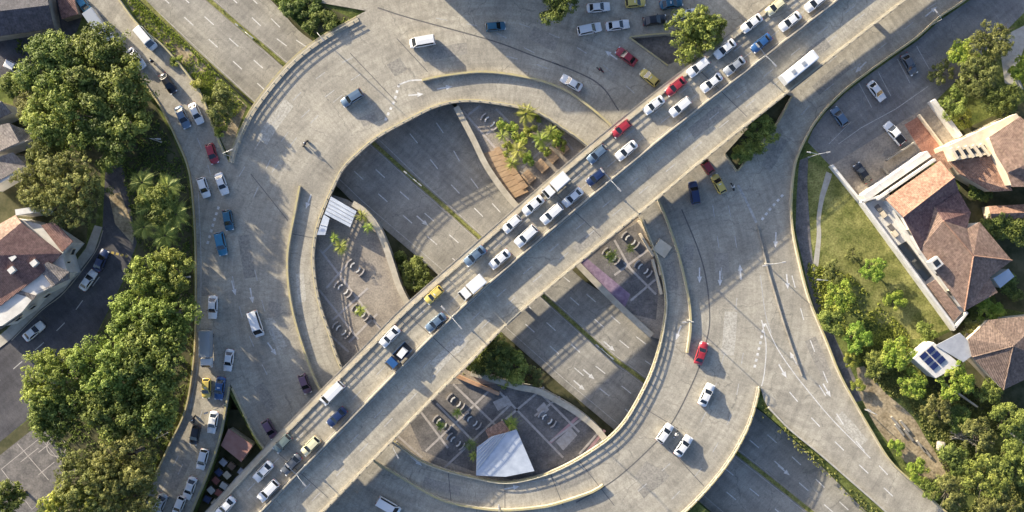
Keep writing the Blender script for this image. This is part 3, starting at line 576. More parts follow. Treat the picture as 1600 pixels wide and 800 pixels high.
for a in [(822, 178, 24, 'yellow', 'yellow green palm beside the top inner edge of the ring'), (785, 212, 15, 'yellow', 'small yellow green palm on the left of the northern plaza'), (810, 235, 22, 'yellow', 'bright palm beside the brown decking of the northern plaza'), (845, 218, 20, 'lime', 'lime palm in the middle of the northern plaza'),
          (860, 205, 15, 'yellow', 'pale yellow palm nearest the flyover in the northern plaza'), (800, 255, 16, 'yellow', 'low yellow palm at the bottom of the northern plaza'), (565, 338, 14, 'yellow', 'yellow palm right of the white canopy'), (575, 355, 12, 'lime', 'little lime palm against the curved wall'),
          (532, 386, 17, 'yellow', 'yellow palm below the white canopy'), (522, 372, 11, 'lime', 'small lime palm close to the ring wall'), (563, 486, 13, 'yellow', 'yellow plant inside the middle bench ring of the western plaza'),
          (798, 662, 17, 'lime', 'lime palm above the large white roof'), (688, 665, 11, 'lime', 'small lime plant among the benches of the southern plaza'), (714, 645, 11, 'lime', 'small plant by the upper bench ring of the southern plaza'), (735, 695, 14, 'dark', 'dark palm left of the large white roof'),
          (740, 712, 11, 'yellow', 'yellowish palm touching the large white roof'), (955, 400, 15, 'lime', 'lime plant in the eastern plaza beside the flyover'), (985, 388, 10, 'yellow', 'yellow plant near the beige wall of the eastern plaza')]:
    palm(a[0], a[1], a[2], ISL, a[3], a[4])
EAST = [(1303, 425, 22, 'olive', 'olive tree left of the lime tree on the right bank'), (1335, 400, 15, 'olive', 'small olive shrub below the grass path on the right'), (1364, 420, 23, 'lime', 'round lime green tree beside the white terrace wall'),
        (1312, 462, 27, 'lime', 'tree facing the approach road below the lime tree'), (1400, 470, 18, 'lime', 'small lime shrub beside the dark garden hole'), (1300, 500, 26, 'fresh', 'leafy tree close to the right hand approach road'),
        (1338, 528, 27, 'lime', 'green tree above the bare soil bank'), (1402, 552, 30, 'lime', 'bright lime tree left of the solar panel roof'), (1370, 570, 26, 'fresh', 'tree on the upper rim of the bare soil bank'), (1425, 600, 26, 'lime', 'lime tree below the solar panel roof'), (1490, 595, 34, 'lime', 'bright tree right of the solar panel roof'),
        (1450, 515, 20, 'fresh', 'green shrub below the white terrace corner'), (1545, 490, 26, 'lime', 'green tree between the brown roofs on the right'), (1522, 520, 26, 'olive', 'olive tree overlapping the top of the hipped brown roof'), (1545, 612, 26, 'fresh', 'tree overlapping the lower left hip of the brown roof'), (1580, 450, 22, 'dark', 'dark tree beside the small white annexe'), (1560, 355, 30, 'dark', 'dark tree behind the terracotta house'),
        (1530, 300, 20, 'dark', 'dark tree squeezed between the two terracotta roofs'), (1590, 360, 30, 'dark', 'dark tree at the right edge behind the house'), (1525, 120, 40, 'olive', 'wide yellowish olive tree above the cream building'), (1560, 150, 36, 'dark', 'dark leafy tree against the cream facade'),
        (1490, 160, 28, 'fresh', 'tree beside the white wall of the car park'), (1505, 185, 18, 'yellow', 'yellow green shrub beside the white wall end'), (1470, 115, 22, 'olive', 'thin olive tree at the edge of the upper right lot'), (1548, 62, 40, 'olive', 'wide olive tree at the top right beyond the lot'), (1505, 82, 26, 'lime', 'green tree between the lot and the wide olive tree'), (1600, 110, 26, 'lime', 'lime tree in the upper right corner by the path'),
        (1575, 655, 34, 'fresh', 'tree below the hipped brown roof'), (1530, 680, 34, 'olive', 'olive tree in the lower right wood beside the dry twigs'), (1590, 720, 40, 'fresh', 'fresh green tree at the right edge of the lower wood'), (1540, 745, 42, 'fresh', 'wide green tree in the middle of the lower right wood'),
        (1490, 720, 30, 'dark', 'dark tree beside the pale boulder'), (1485, 770, 34, 'olive', 'olive tree at the bottom edge near the approach road'), (1560, 800, 44, 'olive', 'olive tree in the bottom right corner'), (1435, 735, 20, 'lime', 'yellow green shrub on the bare soil by the approach road'), (1400, 700, 16, 'lime', 'small lime shrub on the road bank'),
        (1455, 760, 22, 'fresh', 'shrub near the end of the approach road wall'), (1465, 640, 28, 'olive', 'dull olive scrub in the shade below the lime trees'), (1500, 655, 24, 'dark', 'dark scrub beside the bare twigs'), (1340, 600, 14, 'yellow', 'yellow shrub on the left rim of the soil bank'), (1330, 560, 16, 'yellow', 'yellowish shrub beside the shaded verge')]
for a in EAST: tree(a[0], a[1], a[2], LAND, a[3], a[4], 'tree' if a[2] > 21 else 'bush', group='trees and shrubs on the right bank', hs=0.6 if a[2] > 25 else 0.5, grow=0.93)
for a in ((222, 285, 30, 'palm at the top left of the palm cluster beside the left street'), (262, 292, 30, 'palm at the top right of the palm cluster beside the left street'), (240, 325, 34, 'tallest palm in the middle of the cluster beside the left street'), (275, 335, 30, 'palm of the cluster nearest the orange kerb wall'), (225, 355, 28, 'palm of the cluster nearest the dark side street'), (258, 368, 30, 'lowest palm of the cluster beside the left street')):
    palm(a[0], a[1], a[2], LAND, 'fresh', a[3], 6.5, 26)
NP = [(838, 182), (800, 200), (828, 205), (870, 215), (852, 236), (826, 248), (793, 232), (812, 218), (878, 226), (786, 196)]
for k, (x, y) in enumerate(NP): tree(x, y, 9 + (k * 5) % 4, ISL, ('yellow', 'lime')[k % 2], '%s of the small bright bushes of the northern plaza counted from its left' % ORDW[sorted(range(len(NP)), key=lambda q: NP[q][0]).index(k)], 'bush', hs=0.6, group='small bushes of the northern plaza')
def tufts(name, polys, n, label, kind, z, seed):
    """Uncountable ground cover scattered over a polygon."""
    rnd = random.Random(seed); vs = []; fs = []; tint = []
    def inside(x, y, P):
        r = False; j = len(P) - 1
        for i in range(len(P)):
            if (P[i][1] > y) != (P[j][1] > y) and x < (P[j][0] - P[i][0]) * (y - P[i][1]) / (P[j][1] - P[i][1]) + P[i][0]: r = not r
            j = i
        return r
    for P in polys:
        x0, x1 = min(p[0] for p in P), max(p[0] for p in P); y0, y1 = min(p[1] for p in P), max(p[1] for p in P); got = 0
        for _ in range(n * 12):
            if got >= n: break
            x, y = rnd.uniform(x0, x1), rnd.uniform(y0, y1)
            if not inside(x, y, P): continue
            dens = math.sin(x * 0.11 + seed) * math.sin(y * 0.13 + seed * 2) + math.sin(x * 0.031 + y * 0.027)
            if dens < rnd.uniform(-1.6, 0.9): continue
            got += 1; c = W(x, y, z if not callable(z) else z(x, y)); t0 = rnd.uniform(0.2, 0.8)
            for k in range(4):
                a = rnd.uniform(0, 6.28); s = rnd.uniform(0.2, 0.5); w = s * 0.4; h = rnd.uniform(0.1, 0.4); d = Vector((math.cos(a), math.sin(a), 0)); q = Vector((-d.y, d.x, 0)); o = len(vs)
                vs += [c - q * w * .5, c + q * w * .5, c + d * s * .6 + q * w * .4 + Vector((0, 0, h)), c + d * s + Vector((0, 0, h * .7))]; fs.append((o, o + 1, o + 2, o + 3)); tint.append(min(1, max(0, t0 + rnd.gauss(0, .15))))
    me = bpy.data.meshes.new(name); me.from_pydata(vs, [], fs); at = me.attributes.new('tint', 'FLOAT', 'FACE'); at.data.foreach_set('value', tint); me.materials.append(LEAF[kind]); me.update()
    return tag(link(name, me), label, 'plants', kind='stuff')
tufts('rough_grass', [[(1262, 410), (1330, 430), (1370, 470), (1420, 520), (1420, 560), (1330, 540), (1285, 500), (1262, 430)]], 1500, 'rough grass on the bank below the white terrace wall', 'yellow', LAND, 3)
tufts('undergrowth', [[(1330, 540), (1440, 540), (1560, 640), (1620, 640), (1620, 820), (1500, 810), (1480, 740), (1430, 650), (1370, 600)]], 5200, 'tangled undergrowth between the lower right trees', 'olive', LAND, 5)
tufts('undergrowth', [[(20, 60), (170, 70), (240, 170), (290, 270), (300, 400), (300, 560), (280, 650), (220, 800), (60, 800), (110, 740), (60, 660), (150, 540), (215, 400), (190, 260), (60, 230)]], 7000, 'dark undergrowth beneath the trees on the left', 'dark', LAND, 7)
tufts('verge_grass', [[(425, -2), (489, 60), (545, 30), (478, 0)]], 900, 'green growth on the bank below the upper ring', 'dark', LAND, 9)
tufts('verge_grass', [[(192, -5), (222, 38), (262, 75), (312, 138), (340, 205), (385, 165), (300, 75), (212, -2)]], 1500, 'dry weeds between the left street wall and the motorway', 'yellow', LAND, 11)
tufts('verge_grass', [[(1190, 612), (1203, 642), (1278, 712), (1352, 782), (1380, 800), (1350, 800), (1268, 722), (1185, 645)]], 280, 'weeds on the strip below the lower right approach road', 'olive', LAND, 13)
tufts('median_weeds', [[(p[0] - 3, p[1]) for p in HM] + [(p[0] + 3, p[1]) for p in reversed(HM)]], 900, 'weeds growing along the motorway median', 'fresh', 0.1, 15)
# ------------------------------------------------------------------ vehicles
def paint(name, c, rough=0.28, metal=0.0): return mat('paint_' + name, c, rough, metal, coat=0.6)
PAINT = {'white': paint('white', (0.68, 0.68, 0.66)), 'silver': paint('silver', (0.42, 0.44, 0.45), 0.3, 0.4), 'cream': paint('cream', (0.70, 0.64, 0.40)), 'yellow': paint('yellow', (0.60, 0.46, 0.11)), 'red': paint('red', (0.30, 0.025, 0.035)),
         'blue': paint('blue', (0.025, 0.085, 0.22)), 'steel': paint('steel_blue', (0.13, 0.19, 0.26), 0.3, 0.3), 'navy': paint('navy', (0.015, 0.03, 0.09)), 'teal': paint('teal', (0.02, 0.10, 0.16)), 'black': paint('black', (0.012, 0.013, 0.016)),
         'grey': paint('grey', (0.12, 0.13, 0.14), 0.3, 0.3), 'green': paint('grey_green', (0.16, 0.20, 0.18), 0.3, 0.2), 'purple': paint('plum', (0.12, 0.07, 0.11)), 'cyan': paint('cyan', (0.03, 0.17, 0.28))}
CGLASS = mat('car_glass', (0.012, 0.016, 0.02), 0.06, spec=0.6); LAMPW = mat('headlamp', (0.75, 0.75, 0.72), 0.15); LAMPR = mat('tail_lamp', (0.35, 0.01, 0.01), 0.2); RIM = mat('wheel_rim', (0.35, 0.35, 0.36), 0.35, metal=0.8)
TRIM = mat('black_trim', (0.02, 0.02, 0.022), 0.6)
CARSPEC = {
 'sedan': dict(L=4.45, W=1.78, st=[(-2.22, .62, .72), (-2.15, .78, .86), (-1.75, .86, .95), (-0.9, .89, .95), (0.7, .89, .93), (1.2, .88, .88), (1.8, .84, .78), (2.1, .75, .68), (2.22, .58, .58)], cab=(-1.72, 1.05, -1.0, 0.25, .80, .62, .90, 1.45)),
 'hatch': dict(L=3.95, W=1.72, st=[(-1.97, .64, .80), (-1.92, .78, .95), (-1.5, .85, .98), (-0.7, .86, .97), (0.7, .86, .95), (1.15, .85, .90), (1.65, .80, .78), (1.9, .70, .66), (1.97, .56, .56)], cab=(-1.88, 1.0, -1.5, 0.2, .78, .62, .92, 1.50)),
 'suv': dict(L=4.6, W=1.86, st=[(-2.3, .70, .95), (-2.24, .84, 1.08), (-1.7, .91, 1.10), (-0.8, .93, 1.10), (0.7, .93, 1.08), (1.2, .92, 1.04), (1.9, .88, .95), (2.22, .78, .82), (2.3, .64, .66)], cab=(-2.2, 1.12, -1.9, 0.35, .85, .70, 1.05, 1.72)),
 'pickup': dict(L=5.1, W=1.85, st=[(-2.55, .86, .95), (-2.5, .90, 1.02), (-0.75, .92, 1.02), (0.7, .92, 1.04), (1.4, .91, 1.02), (2.2, .86, .92), (2.48, .76, .80), (2.55, .62, .66)], cab=(-0.75, 1.45, -0.6, 0.65, .84, .70, 1.0, 1.75)),
 'van': dict(L=4.9, W=1.85, st=[(-2.45, .82, 1.0), (-2.4, .90, 1.1), (-0.8, .93, 1.12), (1.2, .93, 1.10), (1.8, .91, 1.02), (2.25, .84, .9), (2.45, .66, .7)], cab=(-2.4, 2.0, -2.3, 1.15, .88, .78, 1.05, 2.05)),
}
WHEEL = MB().tube([(0, -0.1, 0), (0, 0.1, 0)], 0.31, 14).mesh('tyre'); WHEEL.materials.append(BARE)
RIMM = MB().tube([(0, -0.106, 0), (0, 0.106, 0)], 0.19, 10).mesh('rim'); RIMM.materials.append(RIM)
def box_mesh(name, c, s, m): me = MB().box(c, s).mesh(name); me.materials.append(m); return me
HEADM = box_mesh('headlight', (0, 0, 0), (0.22, 0.34, 0.14), LAMPW); TAILM = box_mesh('tail_light', (0, 0, 0), (0.14, 0.3, 0.16), LAMPR); MIRM = box_mesh('mirror', (0, 0, 0), (0.12, 0.22, 0.14), TRIM)
def inset_quad(q, f, n=0.012):
    q = [Vector(p) for p in q]; c = sum(q, Vector()) / 4; nrm = (q[1] - q[0]).cross(q[3] - q[0]).normalized()
    if nrm.dot(c - Vector((0, 0, 0.9))) < 0: nrm = -nrm
    return [c + (p - c) * f + nrm * n for p in q]
VT = {}
def vehicle_parts(kind, color):
    key = (kind, color)
    if key in VT: return VT[key]
    P = PAINT[color]; parts = []
    def M(b, name, m): me = b.mesh(name); me.materials.append(m); return me
    if kind in CARSPEC:
        sp_ = CARSPEC[kind]; b = MB(); vs = []; fs = []; st = sp_['st']; nS = 10
        for x, w, t in st:
            half = [(w * 0.80, 0.20), (w * 0.98, 0.36), (w, 0.58), (w * 0.97, t - 0.12), (w * 0.84, t - 0.01)]
            ring = [(y, z) for y, z in half] + [(-y, z) for y, z in reversed(half)]
            vs += [(x, y, z) for y, z in ring]
        for i in range(len(st) - 1):
            for k in range(nS): fs.append((i * nS + k, i * nS + (k + 1) % nS, (i + 1) * nS + (k + 1) % nS, (i + 1) * nS + k))
        e = (len(st) - 1) * nS; fs += [tuple(range(nS)), tuple(reversed(range(e, e + nS)))]
        b.add(vs, fs, True)
        xr, xf, tr, tf, wb, wt, zb, zt = sp_['cab']
        B0 = [(xr, -wb, zb), (xf, -wb, zb), (xf, wb, zb), (xr, wb, zb)]; T0 = [(tr, -wt, zt - .03), (tf, -wt, zt - .03), (tf, wt, zt - .03), (tr, wt, zt - .03)]
        tm = [(tr + .1, 0, zt + .01), (tf - .1, 0, zt + .01)]
        b.add(B0 + T0 + tm, [(0, 1, 5, 4), (1, 2, 6, 5), (2, 3, 7, 6), (3, 0, 4, 7), (4, 5, 9, 8), (6, 7, 8, 9), (5, 6, 9), (7, 4, 8)])
        if kind == 'pickup': pass
        parts.append(('body', M(b, 'body', P), (0, 0, 0), []))
        for nm, q, f in (('windscreen', (B0[1], B0[2], T0[2], T0[1]), .90), ('rear_window', (B0[3], B0[0], T0[0], T0[3]), .84), ('side_window', (B0[0], B0[1], T0[1], T0[0]), .84), ('side_window', (B0[2], B0[3], T0[3], T0[2]), .84)):
            parts.append((nm, M(MB().add(inset_quad(q, f), [(0, 1, 2, 3)]), nm, CGLASS), (0, 0, 0), []))
        if kind == 'pickup': parts.append(('load_bed', M(MB().box((-1.65, 0, 1.035), (1.55, 1.5, 0.04)), 'load_bed', TRIM), (0, 0, 0), []))
        L, Wd = sp_['L'], sp_['W']
        for sx in (-1, 1):
            for sy in (-1, 1): parts.append(('wheel', WHEEL, (sx * L * 0.30, sy * (Wd / 2 - 0.10), 0.31), [('rim', RIMM, (0, 0, 0))]))
        zt_ = st[-2][2]
        for sy in (-1, 1):
            parts.append(('headlight', HEADM, (L / 2 - 0.13, sy * Wd * 0.34, zt_ - 0.06), [])); parts.append(('tail_light', TAILM, (-L / 2 + 0.07, sy * Wd * 0.36, st[0][2] - 0.0), [])); parts.append(('mirror', MIRM, (xf - 0.42, sy * (Wd / 2 + 0.05), zb + 0.05), []))
    elif kind in ('box_truck', 'flat_truck', 'small_box'):
        L = {'box_truck': 7.2, 'flat_truck': 5.4, 'small_box': 5.4}[kind]; cx = L / 2
        b = MB(); b.add([(cx - 1.9, -1.0, .45), (cx, -1.0, .45), (cx, 1.0, .45), (cx - 1.9, 1.0, .45), (cx - 1.8, -.92, 2.1), (cx - .55, -.92, 2.1), (cx - .55, .92, 2.1), (cx - 1.8, .92, 2.1), (cx, -1.0, 1.2), (cx, 1.0, 1.2)],
              [(0, 1, 2, 3), (4, 5, 6, 7), (1, 2, 9, 8), (8, 9, 6, 5), (0, 1, 8, 5, 4), (2, 3, 7, 6, 9), (3, 0, 4, 7)])
        parts.append(('cab', M(b, 'cab', PAINT['white'] if kind != 'flat_truck' else P), (0, 0, 0), []))
        q = inset_quad([(cx, -1.0, 1.2), (cx, 1.0, 1.2), (cx - .55, .92, 2.1), (cx - .55, -.92, 2.1)], .86); parts.append(('windscreen', M(MB().add(q, [(0, 1, 2, 3)]), 'windscreen', CGLASS), (0, 0, 0), []))
        parts.append(('chassis', M(MB().box((-0.2, 0, 0.6), (L - 0.8, 0.9, 0.25)), 'chassis', TRIM), (0, 0, 0), []))
        bl = L - 2.1
        if kind == 'flat_truck':
            parts.append(('load_bed', M(MB().box((-cx + bl / 2 + .05, 0, 0.85), (bl, 2.0, .2)), 'load_bed', TRIM), (0, 0, 0), [])); parts.append(('cargo', M(MB().box((-cx + bl * .55, .1, 1.35), (bl * .6, 1.3, .8), .1, .85), 'cargo', PAINT['white']), (0, 0, 0), []))
            for sy in (-1, 1): parts.append(('bed_side', M(MB().box((-cx + bl / 2, sy * 1.0, 1.15), (bl, .07, .5)), 'bed_side', P), (0, 0, 0), []))
        else:
            hb = 2.0 if kind == 'box_truck' else 1.7
            parts.append(('cargo_box', M(MB().box((-cx + bl / 2, 0, .8 + hb / 2), (bl, 2.15, hb)), 'cargo_box', PAINT['silver'] if kind == 'box_truck' else PAINT['white']), (0, 0, 0), []))
            parts.append(('roof_edge', M(MB().box((-cx + bl / 2, 0, .8 + hb + .03), (bl - .25, 1.9, .05)), 'roof_edge', PAINT['silver'] if kind == 'box_truck' else PAINT['white']), (0, 0, 0), []))
        for x in (-cx + 1.0, cx - 0.9):
            for sy in (-1, 1): parts.append(('wheel', WHEEL, (x, sy * .9, .31), [('rim', RIMM, (0, 0, 0))]))
        for sy in (-1, 1): parts.append(('headlight', HEADM, (cx - .08, sy * .75, .75), [])); parts.append(('mirror', MIRM, (cx - .5, sy * 1.12, 1.5), []))
    elif kind == 'bus':
        L = 8.2; b = MB(); vs = []; fs = []
        for x, s in ((-L / 2, .97), (-L / 2 + .15, 1), (L / 2 - .35, 1), (L / 2, .95)):
            vs += [(x, -1.12 * s, .35), (x, -1.15 * s, 1.3), (x, -1.08 * s, 2.75 * s), (x, -.9 * s, 2.9 * s), (x, .9 * s, 2.9 * s), (x, 1.08 * s, 2.75 * s), (x, 1.15 * s, 1.3), (x, 1.12 * s, .35)]
        for i in range(3):
            for k in range(8): fs.append((i * 8 + k, i * 8 + (k + 1) % 8, i * 8 + 8 + (k + 1) % 8, i * 8 + 8 + k))
        fs += [tuple(range(8)), tuple(reversed(range(24, 32)))]
        parts.append(('body', M(b.add(vs, fs), 'body', PAINT['white']), (0, 0, 0), []))
        parts.append(('windscreen', M(MB().box((L / 2 - .02, 0, 1.9), (.08, 1.9, 1.0)), 'windscreen', CGLASS), (0, 0, 0), []))
        for sy in (-1, 1):
            for k in range(6): parts.append(('side_window', M(MB().box((-L / 2 + .9 + k * 1.2, sy * 1.12, 1.9), (1.05, .1, .8)), 'side_window', CGLASS), (0, 0, 0), []))
        for x in (-1.7, 0.9): parts.append(('roof_hatch', M(MB().box((x, 0, 2.94), (.8, .8, .1)), 'roof_hatch', PAINT['silver']), (0, 0, 0), []))
        for x in (-L / 2 + 1.6, L / 2 - 1.6):
            for sy in (-1, 1): parts.append(('wheel', WHEEL, (x, sy * 1.0, .31), [('rim', RIMM, (0, 0, 0))]))
    VT[key] = parts
    return parts
GROUPS = {'sedan': 'cars in the traffic', 'hatch': 'cars in the traffic', 'suv': 'cars in the traffic'}
def vehicle(px, py, z, deg, kind, color, label, cat=None, group='vehicles on the roads', s=1.0):
    names = {'sedan': 'car', 'hatch': 'car', 'suv': 'car', 'pickup': 'pickup_truck', 'van': 'van', 'box_truck': 'truck', 'flat_truck': 'truck', 'small_box': 'delivery_van', 'bus': 'bus'}
    cats = {'sedan': 'car', 'hatch': 'car', 'suv': 'car', 'pickup': 'pickup', 'van': 'van', 'box_truck': 'truck', 'flat_truck': 'truck', 'small_box': 'van', 'bus': 'bus'}
    hgt = 0.9
    p = W(px, py, z + hgt); p.z = z + 0.008
    t = thing(names[kind], label, cat or cats[kind], p, R(deg), group); t.scale = (s, s, s)
    for nm, me, loc, subs in vehicle_parts(kind, color):
        o = link(nm, me, None, t, loc)
        for sn, sm, sl in subs: link(sn, sm, None, o, sl)
    if cat == 'taxi': link('roof_sign', TAXIM, None, t, (-0.2, 0, 1.5))
    return t
TAXIM = box_mesh('roof_sign', (0, 0, 0), (0.18, 0.5, 0.14), PAINT['white'])
# queue on the flyover, heading to the lower left (and the bus the other way)
FQ = [(1275, 3, 'sedan', 'white'), (1212, 10, 'hatch', 'cream'), (1235, 33, 'sedan', 'white'), (1175, 36, 'sedan', 'white'), (1190, 67, 'sedan', 'blue'), (1133, 76, 'sedan', 'white'), (1091, 105, 'suv', 'white'), (1148, 103, 'sedan', 'silver'),
      (1112, 129, 'sedan', 'white'), (1056, 135, 'sedan', 'red'), (1022, 164, 'sedan', 'white'), (1063, 167, 'suv', 'white'), (971, 201, 'hatch', 'red'), (979, 235, 'sedan', 'white'), (933, 241, 'hatch', 'steel'), (931, 277, 'hatch', 'navy'),
      (868, 290, 'small_box', 'white'), (895, 308, 'sedan', 'white'), (833, 321, 'sedan', 'white'), (862, 334, 'suv', 'white'), (800, 350, 'hatch', 'white'), (822, 369, 'suv', 'white'), (742, 400, 'sedan', 'steel'), (781, 405, 'sedan', 'white'),
      (738, 449, 'small_box', 'white'), (678, 461, 'hatch', 'yellow'), (681, 504, 'sedan', 'steel'), (609, 526, 'sedan', 'white'), (623, 556, 'flat_truck', 'blue'), (519, 614, 'van', 'white'), (526, 652, 'sedan', 'navy'), (485, 697, 'hatch', 'cream'),
      (441, 693, 'hatch', 'green'), (411, 737, 'sedan', 'white'), (455, 726, 'sedan', 'grey'), (419, 767, 'suv', 'white'), (352, 792, 'sedan', 'white')]
ORD = ['first', 'second', 'third', 'fourth', 'fifth', 'sixth', 'seventh', 'eighth', 'ninth', 'tenth', 'eleventh', 'twelfth', 'thirteenth', 'fourteenth', 'fifteenth', 'sixteenth', 'seventeenth', 'eighteenth', 'nineteenth', 'twentieth', 'twenty-first', 'twenty-second']
KW = {'sedan': 'saloon car', 'hatch': 'hatchback', 'suv': 'tall estate car', 'small_box': 'box van', 'van': 'van', 'flat_truck': 'flatbed truck with a pale load', 'pickup': 'pickup', 'box_truck': 'box truck', 'bus': 'bus'}
CW = {'steel': 'steel blue', 'green': 'grey green', 'navy': 'dark navy', 'grey': 'dark grey'}
rows = {0: [], 1: []}
for q in FQ:
    i = min(range(NF + 1), key=lambda k: min((en[k].lerp(es[k], u / 20).xy - Vector((q[0], q[1]))).length for u in range(10)))
    t = min((u / 40 for u in range(40)), key=lambda u: (en[i].lerp(es[i], u).xy - Vector((q[0], q[1]))).length)
    d = (PN[min(i + 1, NF)] - PN[max(i - 1, 0)]); rows[0 if t < 0.27 else 1].append((i, q, math.degrees(math.atan2(d.y, d.x)) + 180))
for lane, nm in ((0, 'lane beside the railing'), (1, 'lane beside the median')):
    cnt = {}
    for i, q, a in sorted(rows[lane], key=lambda r: r[0]):
        c = (q[3], q[2]); cnt[c] = cnt.get(c, 0) + 1; same = sum(1 for r in rows[lane] if (r[1][3], r[1][2]) == c)
        base = '%s %s' % (CW.get(q[3], q[3]), KW[q[2]])
        if q[3] == 'yellow': base = 'yellow taxi'
        label = ('%s in the flyover %s' % (base, nm)) if same == 1 else ('%s %s from the lower left in the flyover %s' % (ORD[cnt[c] - 1], base, nm))
        vehicle(q[0], q[1], FLY, a + random.uniform(-1.5, 1.5), q[2], q[3], label, 'taxi' if q[3] == 'yellow' else None, 'queue on the flyover', random.uniform(1.06, 1.14))
vehicle(1246, 107, FLY, 39, 'bus', 'white', 'white bus alone on the empty right carriageway of the flyover', group='queue on the flyover')
V = [(935, 11, ST, 5, 'sedan', 'white', 'white car uppermost left in the busy street at the top'), (921, 45, ST, 12, 'suv', 'white', 'white car furthest left in the lower row of the top street'), (965, 39, ST, 8, 'sedan', 'white', 'white car second in the lower row of the top street'),
     (993, 4, ST, 5, 'hatch', 'yellow', 'yellow taxi at the top edge of the picture'), (1049, 5, ST, 10, 'sedan', 'teal', 'dark teal car at the top edge right of the taxi'), (1023, 31, ST, 8, 'sedan', 'black', 'black car in the lower row of the top street'), (1071, 23, ST, 15, 'sedan', 'white', 'white car half behind the round tree by the flyover'),
     (774, 41, ST, 5, 'hatch', 'teal', 'lone dark teal car on the shaded street at top centre'), (979, 88, ST, 143, 'sedan', 'red', 'red car beside the yellow kerb near the paved pit'), (1015, 121, ST, 140, 'hatch', 'yellow', 'yellow taxi about to pass under the flyover at the top'), (893, 129, ST, 150, 'sedan', 'white', 'white car outside the inner lane wall at the top of the ring'),
     (660, 65, ST, 190, 'van', 'white', 'white van alone on the upper ring'), (550, 153, ST, 212, 'suv', 'steel', 'blue grey car alone on the upper left ring'),
     (1103, 257, ST, 125, 'hatch', 'red', 'red car just leaving the flyover shade on the right'), (1123, 287, ST, 118, 'hatch', 'yellow', 'yellow taxi right of the flyover'), (1085, 301, ST, 100, 'suv', 'navy', 'dark navy car in the shade beside the flyover edge'),
     (1096, 552, ST, 72, 'sedan', 'red', 'bright red car on the right side of the ring'), (1104, 617, ST, 65, 'sedan', 'white', 'white car behind the red one on the ring'), (1039, 677, ST, 55, 'hatch', 'white', 'smaller white car nearest the lower right ring opening'), (1068, 697, ST, 55, 'sedan', 'white', 'white car outermost on the lower right ring'),
     (607, 791, ST, 330, 'van', 'white', 'white van at the bottom edge below the flyover'),
     (160, 45, ST, 305, 'box_truck', 'blue', 'lorry beside the tree at the top of the left street'), (131, 8, ST, 305, 'hatch', 'cyan', 'cyan car in the top left corner of the left street'), (228, 60, ST, 310, 'van', 'white', 'white van nearest the motorway wall on the upper left street'), (212, 91, ST, 308, 'sedan', 'white', 'white car beside the grove on the upper left street'),
     (262, 130, ST, 303, 'sedan', 'black', 'black car in the middle of the upper left street'), (285, 183, ST, 295, 'sedan', 'steel', 'steel blue car at the bend of the left street'), (306, 177, ST, 295, 'sedan', 'white', 'white car at the bend nearest the round tree'), (331, 240, ST, 288, 'hatch', 'red', 'red car where the left street meets the ring'),
     (318, 293, ST, 288, 'hatch', 'white', 'white hatchback left of two at the head of the left queue'), (346, 287, ST, 290, 'sedan', 'white', 'white car right of two at the head of the left queue'), (356, 344, ST, 280, 'hatch', 'teal', 'smaller teal car beside the row of paint dots'), (345, 381, ST, 282, 'suv', 'cyan', 'brighter blue car at the lower end of the paint dots'),
     (332, 480, ST, 268, 'sedan', 'white', 'white car close to the orange kerb wall'), (400, 506, ST, 288, 'van', 'white', 'white van in the middle of the left ring'), (324, 545, ST, 270, 'box_truck', 'white', 'grey box truck with a white cab on the left street'), (357, 563, ST, 262, 'sedan', 'white', 'white car beside the grey box truck'),
     (322, 607, ST, 268, 'hatch', 'yellow', 'yellow taxi below the grey box truck'), (343, 607, ST, 262, 'sedan', 'blue', 'blue car beside the yellow taxi on the left street'), (332, 660, ST, 260, 'sedan', 'white', 'white car beside the hollow with the red hut'), (304, 680, ST, 258, 'hatch', 'black', 'black car in the tree shade at lower left'),
     (316, 718, ST, 255, 'hatch', 'white', 'white car against the yellow wall of the hollow'), (296, 763, ST, 250, 'sedan', 'white', 'white car second from the bottom on the left street'), (279, 791, ST, 248, 'hatch', 'white', 'white car at the bottom edge nearest the hollow'), (249, 789, ST, 245, 'sedan', 'silver', 'silver car in the outer lane at the bottom left'),
     (476, 600, ST, 290, 'hatch', 'purple', 'plum car close to the flyover on the left ring'), (421, 671, ST, 300, 'hatch', 'purple', 'small plum car half under the flyover at lower left'),
     (137, 438, LAND, 55, 'sedan', 'white', 'white car parked on the dark side street by the gabled house'), (157, 407, LAND, 65, 'sedan', 'navy', 'dark car parked ahead of the white one on the side street'), (52, 518, LAND, 40, 'sedan', 'white', 'white car at the lower part of the dark side street'), (22, 105, LAND, 335, 'hatch', 'white', 'white car parked alone in the upper left lot'),
     (1312, 182, LAND, 125, 'hatch', 'steel', 'blue grey car parked nearest the yellow road edge'), (1370, 142, LAND, 308, 'sedan', 'white', 'white car parked in the middle of the upper right lot'), (1421, 100, LAND, 300, 'sedan', 'grey', 'grey car parked furthest up the right lot'),
     (1398, 208, LAND, 130, 'pickup', 'white', 'white pickup parked beside the brick drive'), (1348, 270, LAND, 125, 'sedan', 'black', 'black car parked in the house forecourt')]
for v in V:
    grp = 'parked cars' if v[2] == LAND else 'traffic on the streets'
    vehicle(v[0], v[1], v[2], v[3], v[4], v[5], v[6], 'taxi' if 'taxi' in v[6] else None, grp, random.uniform(1.04, 1.12))
